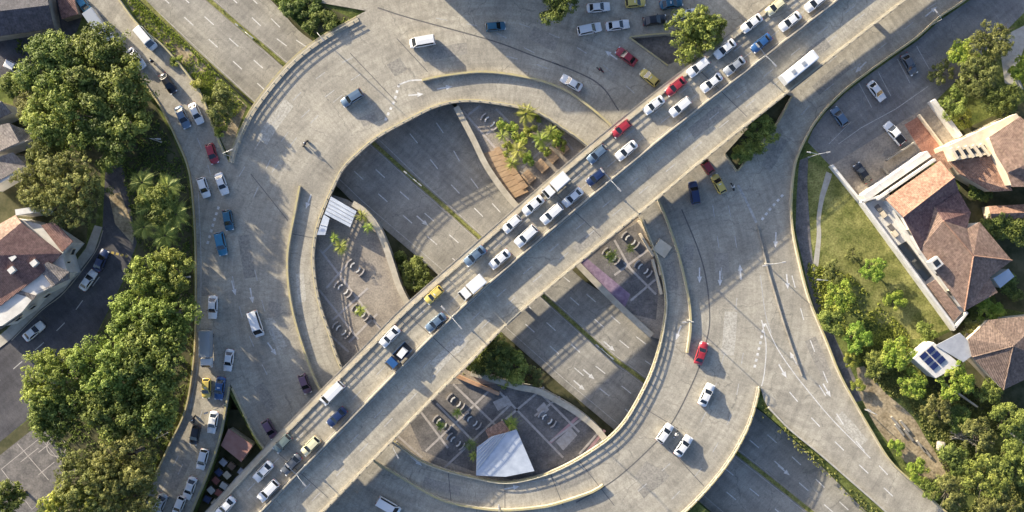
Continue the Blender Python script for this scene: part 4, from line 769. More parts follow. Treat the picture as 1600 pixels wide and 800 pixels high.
# motorcycles with riders
def limb_mesh(name, chains, m):
    me = bpy.data.meshes.new(name); vs = []; es_ = []; rs = []
    for par, pts in chains:
        prev = par
        for (p, r) in pts:
            vs.append(p); rs.append(r); k = len(vs) - 1
            if prev is not None: es_.append((prev, k))
            prev = k
    me.from_pydata(vs, es_, []); o = link(name, me, m); sk = o.modifiers.new('skin', 'SKIN'); sub = o.modifiers.new('sub', 'SUBSURF'); sub.levels = sub.render_levels = 1
    for i, r in enumerate(rs): me.skin_vertices[0].data[i].radius = (r, r)
    me.skin_vertices[0].data[0].use_root = True
    return o
def motorbike(px, py, z, deg, col, label, shirt, plabel):
    p = W(px, py, z + 0.6); p.z = z + 0.006; t = thing('motorcycle', label, 'motorcycle', p, R(deg), 'motorcycles among the cars')
    MB().add([(-.75, -.12, .7), (.3, -.14, .62), (.3, .14, .62), (-.75, .12, .7), (-.8, -.09, .85), (.35, -.12, .95), (.35, .12, .95), (-.8, .09, .85)], [(0, 1, 2, 3), (4, 5, 6, 7), (0, 1, 5, 4), (1, 2, 6, 5), (2, 3, 7, 6), (3, 0, 4, 7)]).build('body', PAINT[col], t)
    for x in (-.62, .66): MB().tube([(x, -.06, .3), (x, .06, .3)], .3, 14).build('wheel', BARE, t)
    MB().tube([(.66, 0, .3), (.45, 0, 1.0)], .04, 6).build('fork', STEEL, t); MB().tube([(.40, -.36, 1.05), (.48, 0, 1.0), (.40, .36, 1.05)], .03, 6).build('handlebar', TRIM, t)
    MB().box((-.25, 0, .88), (.6, .26, .1)).build('seat', TRIM, t)
    ch = [(None, [((-.2, 0, .95), .15), ((-.16, 0, 1.2), .16), ((-.08, 0, 1.42), .17), ((-.02, 0, 1.55), .07), ((.02, 0, 1.68), .11), ((.03, 0, 1.78), .10)])]
    for s in (-1, 1):
        ch.append((2, [((-.05, s * .2, 1.42), .075), ((.12, s * .3, 1.2), .06), ((.36, s * .32, 1.08), .045), ((.44, s * .31, 1.06), .04)]))
        ch.append((0, [((-.1, s * .14, .92), .12), ((.22, s * .2, .8), .09), ((.02, s * .22, .45), .065), ((.06, s * .22, .33), .05), ((.2, s * .22, .31), .045)]))
    o = limb_mesh('person', ch, shirt); o.location = p; o.rotation_euler = (0, 0, R(deg)); tag(o, plabel, 'person')
    hb = MB(); vs = []; fs = []
    for i in range(7):
        th = i / 6 * math.pi * 0.62
        for k in range(12): vs.append((.03 + .15 * math.sin(th) * math.cos(k * .5236), .14 * math.sin(th) * math.sin(k * .5236), 1.74 + .15 * math.cos(th)))
    for i in range(6):
        for k in range(12): fs.append((i * 12 + k, i * 12 + (k + 1) % 12, i * 12 + 12 + (k + 1) % 12, i * 12 + 12 + k))
    hb.add(vs, fs, True).build('helmet', PAINT['black'] if col != 'black' else PAINT['white'], o)
SHD = mat('dark_jacket', (0.03, 0.03, 0.04), 0.9); SHW = mat('pale_shirt', (0.5, 0.5, 0.48), 0.9); SHR = mat('red_jacket', (0.3, 0.03, 0.03), 0.9)
motorbike(477, 224, ST, 230, 'black', 'lone black motorcycle on the upper left ring', SHD, 'motorcyclist in a dark jacket riding alone on the upper left ring')
motorbike(938, 109, ST, 145, 'red', 'motorcycle left of the red car near the paved pit', SHD, 'motorcyclist in a dark jacket riding beside the red car')
motorbike(1056, 679, ST, 55, 'white', 'pale motorcycle between the two white cars on the lower right ring', SHW, 'motorcyclist in a pale shirt between two white cars')
motorbike(303, 655, ST, 258, 'black', 'black motorcycle in the tree shade at lower left', SHD, 'motorcyclist in dark clothes in the shaded left street')
motorbike(1145, 292, ST, 110, 'black', 'motorcycle right of the yellow taxi by the flyover', SHW, 'motorcyclist in a pale shirt right of the yellow taxi')
motorbike(238, 96, ST, 305, 'black', 'motorcycle between the white vehicles on the upper left street', SHD, 'motorcyclist in a dark jacket on the upper left street')
# ------------------------------------------------------------------ lots, side streets, court
FC = ST - 0.0
def gsheet(name, pts, dz, m, smooth=False, kind='structure'): return sheet(name, pts, LAND + dz, m, None, smooth, kind)
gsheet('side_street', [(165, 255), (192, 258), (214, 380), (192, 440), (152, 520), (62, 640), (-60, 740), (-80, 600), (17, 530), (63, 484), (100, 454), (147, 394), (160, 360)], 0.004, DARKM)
st2 = gsheet('pavement', [(160, 355), (147, 394), (100, 454), (63, 484), (17, 530), (-60, 590), (-60, 572), (10, 515), (52, 475), (92, 442), (134, 388), (148, 352)], 0.12, CONC)
line(st2, [(161, 360), (148, 395), (101, 456), (64, 486), (18, 532)], LAND + 0.12, 0.18, BEAM, 'kerb_edge', dz=0.004)
dashes(st2, [(176, 395), (205, 402)], LAND, 1.0, quad_mesh('yellow_dash', 0.6, 0.5, YLINE), 'yellow_dash', dz=0.01, smooth=False)
dashes(st2, [(150, 440), (105, 500), (40, 560), (-20, 610)], LAND, 6.0, DASH_W, 'lane_dash', dz=0.01)
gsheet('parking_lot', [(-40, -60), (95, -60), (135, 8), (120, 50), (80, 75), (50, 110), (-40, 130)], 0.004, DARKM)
gsheet('footpath', [(170, 305), (188, 300), (210, 360), (208, 382), (180, 350)], 0.01, DIRT)
court = gsheet('sports_court', [(-30, 735), (62, 662), (125, 735), (45, 810), (-30, 810)], 0.006, PAVE)
for pts in ([(2, 733), (63, 684), (112, 742), (50, 796), (2, 733)], [(27, 693), (76, 750)], [(60, 700), (32, 722)], [(78, 693), (60, 707)], [(112, 742), (95, 722)], [(85, 722), (60, 742)]): line(court, pts, LAND, 0.16, BAND, 'court_line', dz=0.012, smooth=False)
line(court, [(88 + 15 * math.cos(k * math.pi / 10), 698 + 15 * math.sin(k * math.pi / 10)) for k in range(21)], LAND, 0.16, BAND, 'centre_circle', dz=0.016)
lot = gsheet('parking_lot', [(1289, 177), (1320, 146), (1352, 121), (1390, 94), (1433, 64), (1470, 31), (1510, 4), (1600, -60), (1640, -20), (1560, 60), (1462, 158), (1375, 215), (1300, 262), (1262, 222), (1270, 203)], 0.004, LOTM)
gsheet('forecourt', [(1300, 258), (1385, 205), (1462, 158), (1500, 212), (1478, 235), (1390, 300), (1350, 318)], 0.010, PAVE2)
gsheet('brick_drive', [(1413, 195), (1438, 180), (1480, 232), (1448, 250)], 0.016, mat('brick_paving', (0.27, 0.12, 0.08), 0.9, col2=(0.36, 0.18, 0.12), scale=1.0, fine=(4, 0.6)))
for pts in ([(1330, 190), (1295, 225)], [(1362, 168), (1342, 130)], [(1392, 150), (1372, 112)], [(1422, 130), (1402, 92)], [(1452, 108), (1432, 72)]): line(lot, pts, LAND, 0.14, WHT_WORN, 'bay_line', dz=0.01, smooth=False)
line(lot, [(1310, 225), (1345, 200), (1400, 170), (1450, 135)], LAND, 0.14, WHT_WORN, 'bay_line', dz=0.01, smooth=False)
gsheet('footpath', [(1291, 268), (1300, 272), (1288, 310), (1282, 345), (1283, 370), (1277, 425), (1270, 422), (1276, 370), (1276, 340), (1281, 305)], 0.006, CONC, True)
gsheet('soil_bank', [(1338, 575), (1350, 572), (1380, 610), (1425, 650), (1450, 690), (1485, 735), (1475, 745), (1440, 745), (1400, 705), (1368, 665), (1345, 620)], 0.006, DIRT, True)
gsheet('verge_shade_paint', [(1243, 360), (1252, 400), (1268, 465), (1290, 528), (1315, 583), (1338, 628), (1350, 625), (1330, 578), (1306, 530), (1290, 480), (1272, 420), (1262, 300), (1262, 245), (1250, 250), (1245, 300)], 0.005, PAVE, True)  # dark strip painted on the ground for the road wall's shadow
gsheet('lawn', [(1262, 250), (1300, 266), (1345, 318), (1488, 512), (1440, 530), (1400, 530), (1340, 480), (1285, 440), (1268, 380), (1262, 300)], 0.0045, DRYG)
gsheet('yard', [(1500, 205), (1620, 150), (1660, 500), (1560, 480), (1500, 300)], 0.004, SOIL)
gsheet('yard', [(1440, 540), (1520, 500), (1660, 520), (1660, 640), (1520, 640), (1440, 600)], 0.007, SOIL)
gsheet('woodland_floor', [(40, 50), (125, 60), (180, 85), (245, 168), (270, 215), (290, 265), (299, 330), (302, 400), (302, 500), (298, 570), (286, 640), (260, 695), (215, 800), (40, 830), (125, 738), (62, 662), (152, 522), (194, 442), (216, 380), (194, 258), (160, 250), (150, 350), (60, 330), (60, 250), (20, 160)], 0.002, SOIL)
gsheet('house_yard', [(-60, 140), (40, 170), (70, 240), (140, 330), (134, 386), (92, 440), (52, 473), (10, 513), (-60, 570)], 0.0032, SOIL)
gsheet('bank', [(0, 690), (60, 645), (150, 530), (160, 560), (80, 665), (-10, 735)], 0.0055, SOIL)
gsheet('rough_verge', [(190, -8), (222, 40), (262, 74), (312, 137), (338, 203), (358, 245), (376, 190), (386, 166), (350, 130), (287, 70), (210, 0)], 0.005, DIRT)
gsheet('shrub_bank', [(427, -6), (489, 58), (548, 28), (476, -6)], 0.005, SOIL)
gsheet('path', [(1560, 60), (1620, 30), (1640, 60), (1600, 75), (1588, 110), (1600, 140), (1570, 130)], 0.009, CONC)

# ------------------------------------------------------------------ houses
def tile_mat(name, a, b, ang):
    m = mat(name, a, 0.85, col2=b, scale=0.55, bump=0.0, fine=(2.2, 0.8)); n = m.node_tree.nodes; l = m.node_tree.links; bs = n['Principled BSDF']
    geo = n.new('ShaderNodeNewGeometry'); mp = n.new('ShaderNodeMapping'); mp.inputs['Rotation'].default_value = (0, 0, ang); l.new(geo.outputs['Position'], mp.inputs[0])
    w = n.new('ShaderNodeTexWave'); w.inputs['Scale'].default_value = 1.05; w.inputs['Distortion'].default_value = 0.6; w.inputs['Detail'].default_value = 1; l.new(mp.outputs[0], w.inputs[0])
    bp = n.new('ShaderNodeBump'); bp.inputs['Strength'].default_value = 0.5; bp.inputs['Distance'].default_value = 0.08; l.new(w.outputs[0], bp.inputs['Height']); l.new(bp.outputs[0], bs.inputs['Normal'])
    old = bs.inputs['Base Color'].links[0].from_socket; mx = n.new('ShaderNodeMix'); mx.data_type = 'RGBA'; mx.blend_type = 'MULTIPLY'; mx.inputs[0].default_value = 0.45
    mr = n.new('ShaderNodeMapRange'); mr.inputs[3].default_value = 0.6; mr.inputs[4].default_value = 1.15; l.new(w.outputs[0], mr.inputs[0]); l.new(old, mx.inputs[6]); l.new(mr.outputs[0], mx.inputs[7]); l.new(mx.outputs[2], bs.inputs['Base Color'])
    return m
TERRA = tile_mat('terracotta_tiles', (0.265, 0.145, 0.095), (0.36, 0.215, 0.145), R(-38)); BROWN = tile_mat('weathered_brown_tiles', (0.18, 0.115, 0.083), (0.26, 0.175, 0.13), R(38)); HIPT = tile_mat('dull_brown_tiles', (0.125, 0.085, 0.065), (0.19, 0.135, 0.105), R(10)); GREYT = tile_mat('grey_tiles', (0.14, 0.12, 0.105), (0.23, 0.20, 0.18), R(30)); REDT = tile_mat('dark_red_and_shade_tiles', (0.14, 0.07, 0.06), (0.22, 0.125, 0.10), R(40))
def roof(parent, pts, m, name='roof_slope', th=0.22): return slab(name, [[W(*p) for p in pts]], th, m, parent)
def walls(parent, pts, z0, z1, m=WWALL, name='walls', ref=None):
    """Prism under a roof outline given at height ref."""
    lo = [W(p[0], p[1], ref or z1) for p in pts]; lo = [Vector((p.x, p.y, z1)) for p in lo]; c = sum(lo, Vector()) / len(lo); lo = [c + (p - c) * 0.965 for p in lo]
    return slab(name, [lo], z1 - z0, m, parent)
def wall_box(parent, a, b, z0, z1, t, m, name='wall', zr=None):
    """Upright wall between two plan pixels (as seen at its top)."""
    pa, pb = W(a[0], a[1], z1), W(b[0], b[1], z1); c = (pa + pb) / 2; d = pb - pa
    return MB().box((c.x, c.y, (z0 + z1) / 2), (d.length, t, z1 - z0), math.atan2(d.y, d.x)).build(name, m, parent)
def win(parent, a, b, t, z, w=1.2, h=1.2, name='window', z1=None, out=0.06):
    pa, pb = W(a[0], a[1], z1 or z), W(b[0], b[1], z1 or z); p = pa.lerp(pb, t); d = pb - pa; rz = math.atan2(d.y, d.x)
    f = MB().box((p.x, p.y, z), (w + 0.2, out * 2 + 0.04, h + 0.2), rz).build(name, CREAM, parent); MB().box((p.x, p.y, z), (w, out * 2 + 0.08, h), rz).build('pane', GLASS, f)
G = LAND
hs = thing('house', 'large terracotta roofed villa with white terraces on the right', 'house')
EV, RG = G + 6.0, G + 8.0
roof(hs, [(1384, 311, EV), (1469, 251, EV), (1491, 277, RG), (1411, 339, RG)], TERRA)
roof(hs, [(1411, 339, RG), (1491, 277, RG), (1498, 297, EV + .7), (1461, 322, EV + .9), (1452, 360, EV + .6), (1438, 390, EV + .2)], REDT)  # slope turned from the sun: its shade is put into darker tiles
RA, RB = (1474, 345, G + 8.0), (1521, 400, G + 8.0)
P = {1: (1438, 390), 2: (1507, 486), 3: (1559, 457), 4: (1546, 434), 5: (1581, 407), 6: (1531, 347), 7: (1511, 357), 8: (1517, 332), 9: (1497, 297), 10: (1460, 322)}
def E_(k, dz=0): return (P[k][0], P[k][1], EV + dz)
roof(hs, [E_(1), E_(2), RB, RA, E_(10, .9)], BROWN); roof(hs, [E_(2), E_(3), E_(4, .4), RB], BROWN); roof(hs, [E_(4, .4), E_(5), E_(6), RB], BROWN); roof(hs, [E_(6), E_(7, .3), RA, RB], BROWN); roof(hs, [E_(7, .3), E_(8), E_(9, .2), E_(10, .9), RA], REDT)
for a, b in ((RA, RB), ((1411, 339, RG), (1491, 277, RG)), (RB, E_(2)), (RB, E_(5))):
    MB().tube([lift(W(*a), 0.1), lift(W(*b), 0.1)], 0.16, 6).build('ridge_tiles', TERRA, hs)
walls(hs, [(1386, 312), (1469, 254), (1497, 297), (1517, 332), (1511, 357), (1531, 347), (1581, 407), (1546, 434), (1559, 457), (1507, 484), (1438, 390), (1411, 339)], G - .3, EV - 0.25, WWALL, ref=EV)
ter = [(1347, 315), (1388, 300), (1440, 388), (1510, 486), (1493, 512)]
walls(hs, ter, G - .3, G + 3.0, WWALL, 'terrace')
for a, b in (((1347, 315), (1493, 512)), ((1347, 315), (1386, 303)), ((1493, 512), (1512, 488)), ((1384, 313), (1440, 396))): wall_box(hs, a, b, G + 2.9, G + 4.1, 0.45, WWALL, 'terrace_parapet')
roof(hs, [(1403, 384, G + 3.3), (1416, 377, G + 3.3), (1456, 431, G + 3.3), (1446, 440, G + 3.3)], GLASS, 'skylight', 0.25)
roof(hs, [(1448, 445, G + 3.5), (1462, 437, G + 4.2), (1503, 490, G + 4.2), (1490, 502, G + 3.5)], BROWN, 'terrace_roof')
for k, (x, y) in enumerate(((1372, 325), (1380, 335), (1392, 355), (1398, 365))):
    p = W(x, y, G + 3.2); MB().box((p.x, p.y, G + 3.25), (1.3, 0.9, 0.5), R(-52)).build('terrace_planter', CREAM if k % 2 else PAVE, hs)
cb = W(1463, 411, G + 7.4); ch = MB().box((cb.x, cb.y, G + 6.7), (2.0, 2.0, 1.8), R(-52)).build('roof_light', WWALL, hs); MB().box((cb.x, cb.y, G + 7.62), (1.2, 1.2, 0.06), R(-52)).build('pane', GLASS, ch)
for t in (0.15, 0.35, 0.6, 0.82): win(hs, (1411, 341), (1507, 484), t, G + 4.6, z1=EV)
wall_box(hs, (1352, 309), (1452, 240), G, G + 4.0, 1.4, WWALL, 'front_wall'); wall_box(hs, (1372, 311), (1462, 249), G, G + 5.0, 0.5, WWALL, 'front_wall')
an = thing('annexe', 'small pale blue roofed annexe at the corner of the villa', 'shed'); roof(an, [(1552, 435, G + 3.2), (1576, 420, G + 3.2), (1585, 432, G + 3), (1563, 450, G + 3)], mat('pale_sheet', (0.45, 0.5, 0.55), 0.6, col2=(0.55, 0.6, 0.65)), 'roof_sheet'); walls(an, [(1552, 435), (1576, 420), (1585, 432), (1563, 450)], G, G + 2.8, WWALL, ref=G + 3)
gw = thing('garden_wall', 'long white garden wall from the forecourt down the villa terrace', 'wall')
for a, b in (((1300, 258), (1346, 315)), ((1346, 315), (1492, 516))): wall_box(gw, a, b, G - .2, G + 1.6, 0.55, WWALL, 'wall_run')
gw2 = thing('garden_wall', 'short white wall between the car park and the yellowish tree', 'wall'); wall_box(gw2, (1459, 156), (1502, 213), G - .2, G + 2.4, 0.8, WWALL, 'wall_run'); wall_box(gw2, (1437, 179), (1476, 230), G - .2, G + 1.2, 0.3, CREAM, 'wall_run')
gw3 = thing('forecourt_wall', 'low dark wall dividing the villa forecourt beside the pickup', 'wall'); wall_box(gw3, (1387, 250), (1430, 222), G, G + 1.3, 0.3, DCONC, 'wall_run'); wall_box(gw3, (1380, 262), (1392, 276), G, G + 1.3, 0.3, DCONC, 'wall_run')
gw4 = thing('garden_wall', 'thin pale wall through the lower right trees', 'wall'); wall_box(gw4, (1478, 600), (1528, 636), G, G + 1.2, 0.3, CREAM, 'wall_run'); wall_box(gw4, (1570, 670), (1600, 692), G, G + 1.2, 0.3, CREAM, 'wall_run')
# cream apartment block, upper right
ap = thing('apartment_building', 'cream apartment block with brown roof and slatted balcony at the right edge', 'building')
H1 = G + 9.0
roof(ap, [(1546, 214, H1), (1594, 182, H1), (1650, 230, H1 + 1.6), (1592, 262, H1 + 1.6)], BROWN); roof(ap, [(1592, 262, H1 + 1.6), (1650, 230, H1 + 1.6), (1690, 290, H1), (1582, 292, H1), (1574, 270, H1)], BROWN); roof(ap, [(1546, 214, H1), (1592, 262, H1 + 1.6), (1574, 270, H1), (1556, 240, H1 - .1)], BROWN)
walls(ap, [(1547, 215), (1594, 184), (1690, 284), (1582, 290)], G, H1 - .3, CREAM, ref=H1)
walls(ap, [(1480, 228), (1590, 176), (1598, 186), (1546, 216), (1556, 240), (1490, 252)], G, G + 6.6, CREAM, 'wing')
for k in range(5):
    t = k / 4; wall_box(ap, (1487 + 46 * t, 231 - 6 * t), (1497 + 50 * t, 248 - 5 * t), G + 6.6, G + 7.1, 0.5, CREAM, 'balcony_beam')
for k in range(4):
    t = (k + .5) / 4; a = W(1492 + 48 * t, 239 - 6 * t, G + 6.7); MB().box((a.x, a.y, G + 6.64), (1.2, 2.0, 0.06), R(-60)).build('skylight', GLASS, ap)
for k in range(5): win(ap, (1482, 228), (1590, 177), 0.12 + 0.18 * k, G + 4.5, z1=G + 6.6)
rf = [(1483, 252, G + 4.6), (1556, 242, G + 6.2), (1582, 298, G + 6.2), (1548, 299, G + 4.6), (1500, 272, G + 4.6)]
roof(ap, rf, TERRA, 'lower_roof'); walls(ap, [(p[0], p[1]) for p in rf], G, G + 4.3, CREAM, 'lower_walls', ref=G + 4.6)
roof(ap, [(1450, 245, G + 3.4), (1480, 232, G + 3.8), (1494, 258, G + 3.8), (1475, 268, G + 3.4)], TERRA, 'porch_roof')
h3 = thing('house', 'low terracotta strip roof half hidden by dark trees at the right edge', 'house'); roof(h3, [(1545, 322, G + 3.4), (1660, 316, G + 3.4), (1660, 330, G + 4.2), (1548, 334, G + 4.2)], TERRA); roof(h3, [(1548, 334, G + 4.2), (1660, 330, G + 4.2), (1660, 343, G + 3.4), (1550, 346, G + 3.4)], BROWN); walls(h3, [(1545, 322), (1660, 316), (1660, 343), (1550, 346)], G, G + 3.2, CREAM, ref=G + 3.4)
# hipped house lower right
h4 = thing('house', 'brown hip roofed house above the lower right trees', 'house'); AP = (1583, 541, G + 7.6)
q = [(1513, 530, G + 5), (1519, 558, G + 5), (1568, 609, G + 5), (1655, 568, G + 5), (1640, 490, G + 5), (1545, 500, G + 5)]
AP2 = (1600, 530, G + 7.6)
for k in range(6): roof(h4, [q[k], q[(k + 1) % 6], AP] if k not in (3, 4) else [q[k], q[(k + 1) % 6], AP], HIPT)
walls(h4, [(p[0], p[1]) for p in q], G, G + 4.7, CREAM, ref=G + 5)
for k in (1, 2, 5): MB().tube([lift(W(*AP), .08), lift(W(*q[k]), .08)], 0.14, 6).build('ridge_tiles', HIPT, h4)
h5 = thing('house', 'small white flat roof carrying blue solar panels on the right', 'house'); q = [(1426, 560), (1459, 534), (1503, 570), (1462, 592)]
walls(h5, q, G, G + 4.2, WWALL); roof(h5, [(1462, 540, G + 4.5), (1500, 520, G + 4.5), (1530, 548, G + 4.5), (1505, 566, G + 4.5)], mat('grey_sheet', (0.28, 0.29, 0.31), 0.6, col2=(0.38, 0.39, 0.41)), 'roof_sheet')
PV = mat('solar_cell', (0.012, 0.02, 0.07), 0.12, col2=(0.02, 0.03, 0.10), scale=2)
for i in range(3):
    for j in range(2):
        a = W(1444 + i * 8 + j * 11, 556 - 0 + i * 8 - j * 9 + 0, G + 4.5); MB().box((a.x, a.y, G + 4.4), (1.05, 1.6, .08), R(-48)).build('solar_panel', PV, h5)
# houses on the left
hw = thing('house', 'white gabled house with dark red tile roofs at the left edge', 'house'); e, r = G + 6.2, G + 8.4
roof(hw, [(-40, 372, e), (24, 336, e), (33, 348, r), (-30, 400, r)], BROWN)
roof(hw, [(-30, 400, r), (33, 348, r), (97, 396, e + .8), (60, 432, e), (0, 478, e), (-40, 490, e)], REDT)
roof(hw, [(64, 352, e), (84, 346, e + 1.2), (114, 377, e + 1.2), (97, 394, e)], REDT)
roof(hw, [(60, 420, e), (74, 409, e + .9), (108, 425, e + .9), (82, 448, e)], GREYT); roof(hw, [(82, 448, e), (108, 425, e + .9), (108, 436, e), (56, 456, e)], GREYT)
roof(hw, [(0, 470, e - 1), (24, 452, e - .2), (57, 462, e - .2), (30, 492, e - 1)], GREYT); roof(hw, [(-30, 500, e - 1.5), (5, 470, e - 1.2), (35, 492, e - 1.2), (0, 515, e - 1.5)], GREYT)
walls(hw, [(-40, 374), (24, 338), (70, 350), (112, 378), (97, 396), (106, 426), (82, 448), (55, 462), (32, 490), (0, 512), (-40, 520)], G, e - .4, WWALL, ref=e)
for t in (0.2, 0.5, 0.8): win(hw, (112, 380), (84, 446), t, G + 4.2, z1=e); win(hw, (80, 450), (4, 512), t, G + 4.0, z1=e)
wall_box(hw, (24, 332), (56, 327), G, e + .6, 1.2, WWALL, 'gable_wall')
for x, y in ((21, 402), (54, 411), (19, 422)):
    p = W(x, y, e + 1.2); MB().box((p.x, p.y, e + 1.1), (1.3, 1.1, 1.0), R(40)).build('roof_vent', WWALL, hw)
h6 = thing('house', 'grey gabled house peeping from under the upper left grove', 'house'); e = G + 5.5
roof(h6, [(-20, 200, e), (14, 192, e + 1.6), (30, 222, e + 1.6), (-20, 245, e)], GREYT); roof(h6, [(14, 192, e + 1.6), (46, 208, e), (52, 216, e), (30, 222, e + 1.6)], GREYT); walls(h6, [(-20, 200), (14, 194), (46, 208), (52, 216), (28, 226), (-20, 245)], G, e - .2, WWALL, ref=e)
h7 = thing('house', 'pale grey roofed house just below the grey gabled one at far left', 'house'); roof(h7, [(-20, 250, e), (20, 238, e + 1), (42, 258, e), (-20, 292, e)], GREYT); walls(h7, [(-20, 252), (20, 240), (44, 260), (-20, 298)], G, e - .2, WWALL, ref=e); win(h7, (-18, 296), (42, 262), .5, G + 3.8, z1=e)
h9 = thing('house', 'dark slate roofed building in the top left corner', 'house'); SLATE = tile_mat('slate_tiles', (0.045, 0.045, 0.055), (0.085, 0.08, 0.09), R(25))
roof(h9, [(-40, -20, G + 4), (70, -30, G + 4), (76, 8, G + 5.6), (-40, 22, G + 5.6)], SLATE); roof(h9, [(-40, 22, G + 5.6), (76, 8, G + 5.6), (84, 44, G + 4), (-40, 62, G + 4)], SLATE); walls(h9, [(-40, -20), (70, -30), (84, 44), (-40, 62)], G, G + 3.8, DCONC, ref=G + 4)
sh9 = thing('shed', 'low rusty roofed shed beside the dark slate building', 'shed'); roof(sh9, [(88, -10, G + 2.8), (112, -16, G + 2.8), (122, 22, G + 2.5), (96, 30, G + 2.5)], REDT); walls(sh9, [(88, -10), (112, -16), (122, 22), (96, 30)], G, G + 2.4, DCONC, ref=G + 2.6)
h8 = thing('house', 'grey roof corner on the far left edge below the white car', 'house'); roof(h8, [(-30, 150, e), (2, 158, e + 1), (18, 176, e), (-30, 200, e)], GREYT); walls(h8, [(-30, 152), (2, 160), (17, 177), (-30, 198)], G, e - .2, WWALL, ref=e)

# ------------------------------------------------------------------ plaza furniture
def bands(isl, segs, z=ISL, m=BAND, w=0.45):
    for k, (a, b) in enumerate(segs): line(isl, [a, b], z, w, m, 'paving_band', dz=0.012 + 0.004 * (k % 5), smooth=False)
bands(wi, [((500, 390), (595, 515)), ((498, 452), (560, 530)), ((510, 450), (545, 410)), ((520, 500), (575, 450)), ((505, 395), (530, 370)), ((545, 535), (590, 490)), ((512, 520), (545, 550))])
sheet('dark_paving_and_shade', [(640, 660), (700, 600), (800, 600), (880, 625), (940, 685), (900, 720), (840, 745), (800, 750), (735, 735), (660, 705)], ISL + 0.004, PAVE, wi)  # paving colour darkened here to carry the flyover's shade
bands(wi, [((665, 705), (765, 610)), ((690, 735), (800, 630)), ((682, 630), (740, 690)), ((708, 600), (775, 665)), ((780, 612), (880, 715)), ((835, 650), (875, 620)), ((860, 690), (915, 650)), ((845, 615), (905, 675)), ((905, 710), (940, 670)), ((790, 655), (850, 605)), ((620, 680), (660, 715)), ((655, 640), (700, 700))])
for q in ([(838, 640), (850, 628), (858, 640), (846, 652)], [(868, 690), (892, 668), (902, 680), (880, 704)], [(770, 628), (792, 618), (800, 630), (778, 642)]): sheet('pale_paving_panel', q, ISL + 0.02, BAND, wi)
PINK = mat('pink_band', (0.36, 0.20, 0.20), 0.85, col2=(0.45, 0.28, 0.27))
bands(wi, [((858, 693), (910, 645)), ((918, 705), (945, 672))], m=PINK, w=0.6)
bands(ei, [((722, 172), (790, 250)), ((725, 185), (750, 165)), ((760, 210), (790, 185)), ((775, 170), (800, 195)), ((785, 245), (845, 192)), ((815, 262), (870, 215)), ((870, 200), (895, 235))])
sheet('dark_paving_and_shade', [(905, 415), (960, 370), (1000, 345), (1030, 440), (1025, 500), (985, 490)], ISL + 0.004, PAVE, ei)
bands(ei, [((960, 430), (1020, 385)), ((960, 375), (985, 420)), ((975, 410), (1025, 460)), ((985, 470), (1032, 430)), ((1000, 345), (1022, 385))])
sheet('purple_paving', [(905, 412), (915, 402), (985, 460), (975, 483)], ISL + 0.008, mat('purple_paving', (0.17, 0.11, 0.17), 0.9, col2=(0.30, 0.22, 0.28), scale=1.0), ei)
def bench_ring(px, py, label):
    p = W(px, py, ISL + 0.4); p.z = ISL; t = thing('curved_bench', label, 'bench', p, R(-40), 'curved benches in the plazas')
    for s in (0, 1):
        for r, half in ((0.95, 0.75), (1.9, 0.5)):
            pts = [Vector((r * math.cos(math.pi * s + k * half / 3), r * math.sin(math.pi * s + k * half / 3), 0)) for k in range(-3, 4)]
            ribbon(pts, 0.15, 0.15, 0.38, 0.47).build('seat', WWALL if r < 1 else BAND, t); ribbon(pts, 0.10, 0.10, -0.05, 0.38).build('base', CONC, t)
for x, y, l in ((536, 452, 'pair of curved white benches upper left in the western plaza'), (563, 488, 'pair of curved benches round the yellow plant in the western plaza'), (533, 516, 'lowest pair of curved benches in the western plaza'), (555, 418, 'faint pair of curved benches on the sunlit paving of the western plaza'),
                (690, 662, 'pair of curved benches nearest the flyover in the southern plaza'), (738, 658, 'pair of curved benches on painted shade in the southern plaza'), (712, 690, 'pair of curved benches left of the large white roof'), (712, 628, 'uppermost pair of curved benches in the southern plaza'),
                (855, 655, 'pair of curved benches right of the large white roof'),
                (765, 190, 'pair of curved benches on the dark paving of the northern plaza'), (830, 215, 'pair of curved benches among palms in the northern plaza'), (955, 400, 'pair of curved benches with a lime plant in the eastern plaza'), (985, 375, 'pair of curved benches near the beige wall of the eastern plaza'), (1005, 420, 'pair of curved benches in the shade of the eastern plaza')): bench_ring(x, y, l)
# boarded walkway and platforms of the northern plaza
DECK = mat('boarding', (0.30, 0.19, 0.10), 0.8, col2=(0.44, 0.30, 0.17), scale=1.5, stretch=((1, 6, 1), R(-48)))
wk = thing('boarded_walkway', 'brown boarded walkway along the left of the northern plaza', 'walkway')
A0, B0, A1, B1 = Vector((752, 240)), Vector((778, 234)), Vector((800, 312)), Vector((826, 300))
for k in range(9):
    a, b, c, d = A0.lerp(A1, k / 9), B0.lerp(B1, k / 9), B0.lerp(B1, (k + .94) / 9), A0.lerp(A1, (k + .94) / 9); slab('plank', [[W(p.x, p.y, ISL + .35) for p in (a, b, c, d)]], .33, DECK, wk)
wk2 = thing('boarded_walkway', 'narrow boarded strip right of the wide brown walkway', 'walkway')
for k in range(6):
    a, b, c, d = [Vector(p) for p in ((772, 232), (780, 229), (826, 292), (817, 297))]
    q = [a.lerp(d, k / 6), b.lerp(c, k / 6), b.lerp(c, (k + .93) / 6), a.lerp(d, (k + .93) / 6)]; slab('plank', [[W(p.x, p.y, ISL + .5) for p in q]], .48, DECK, wk2)
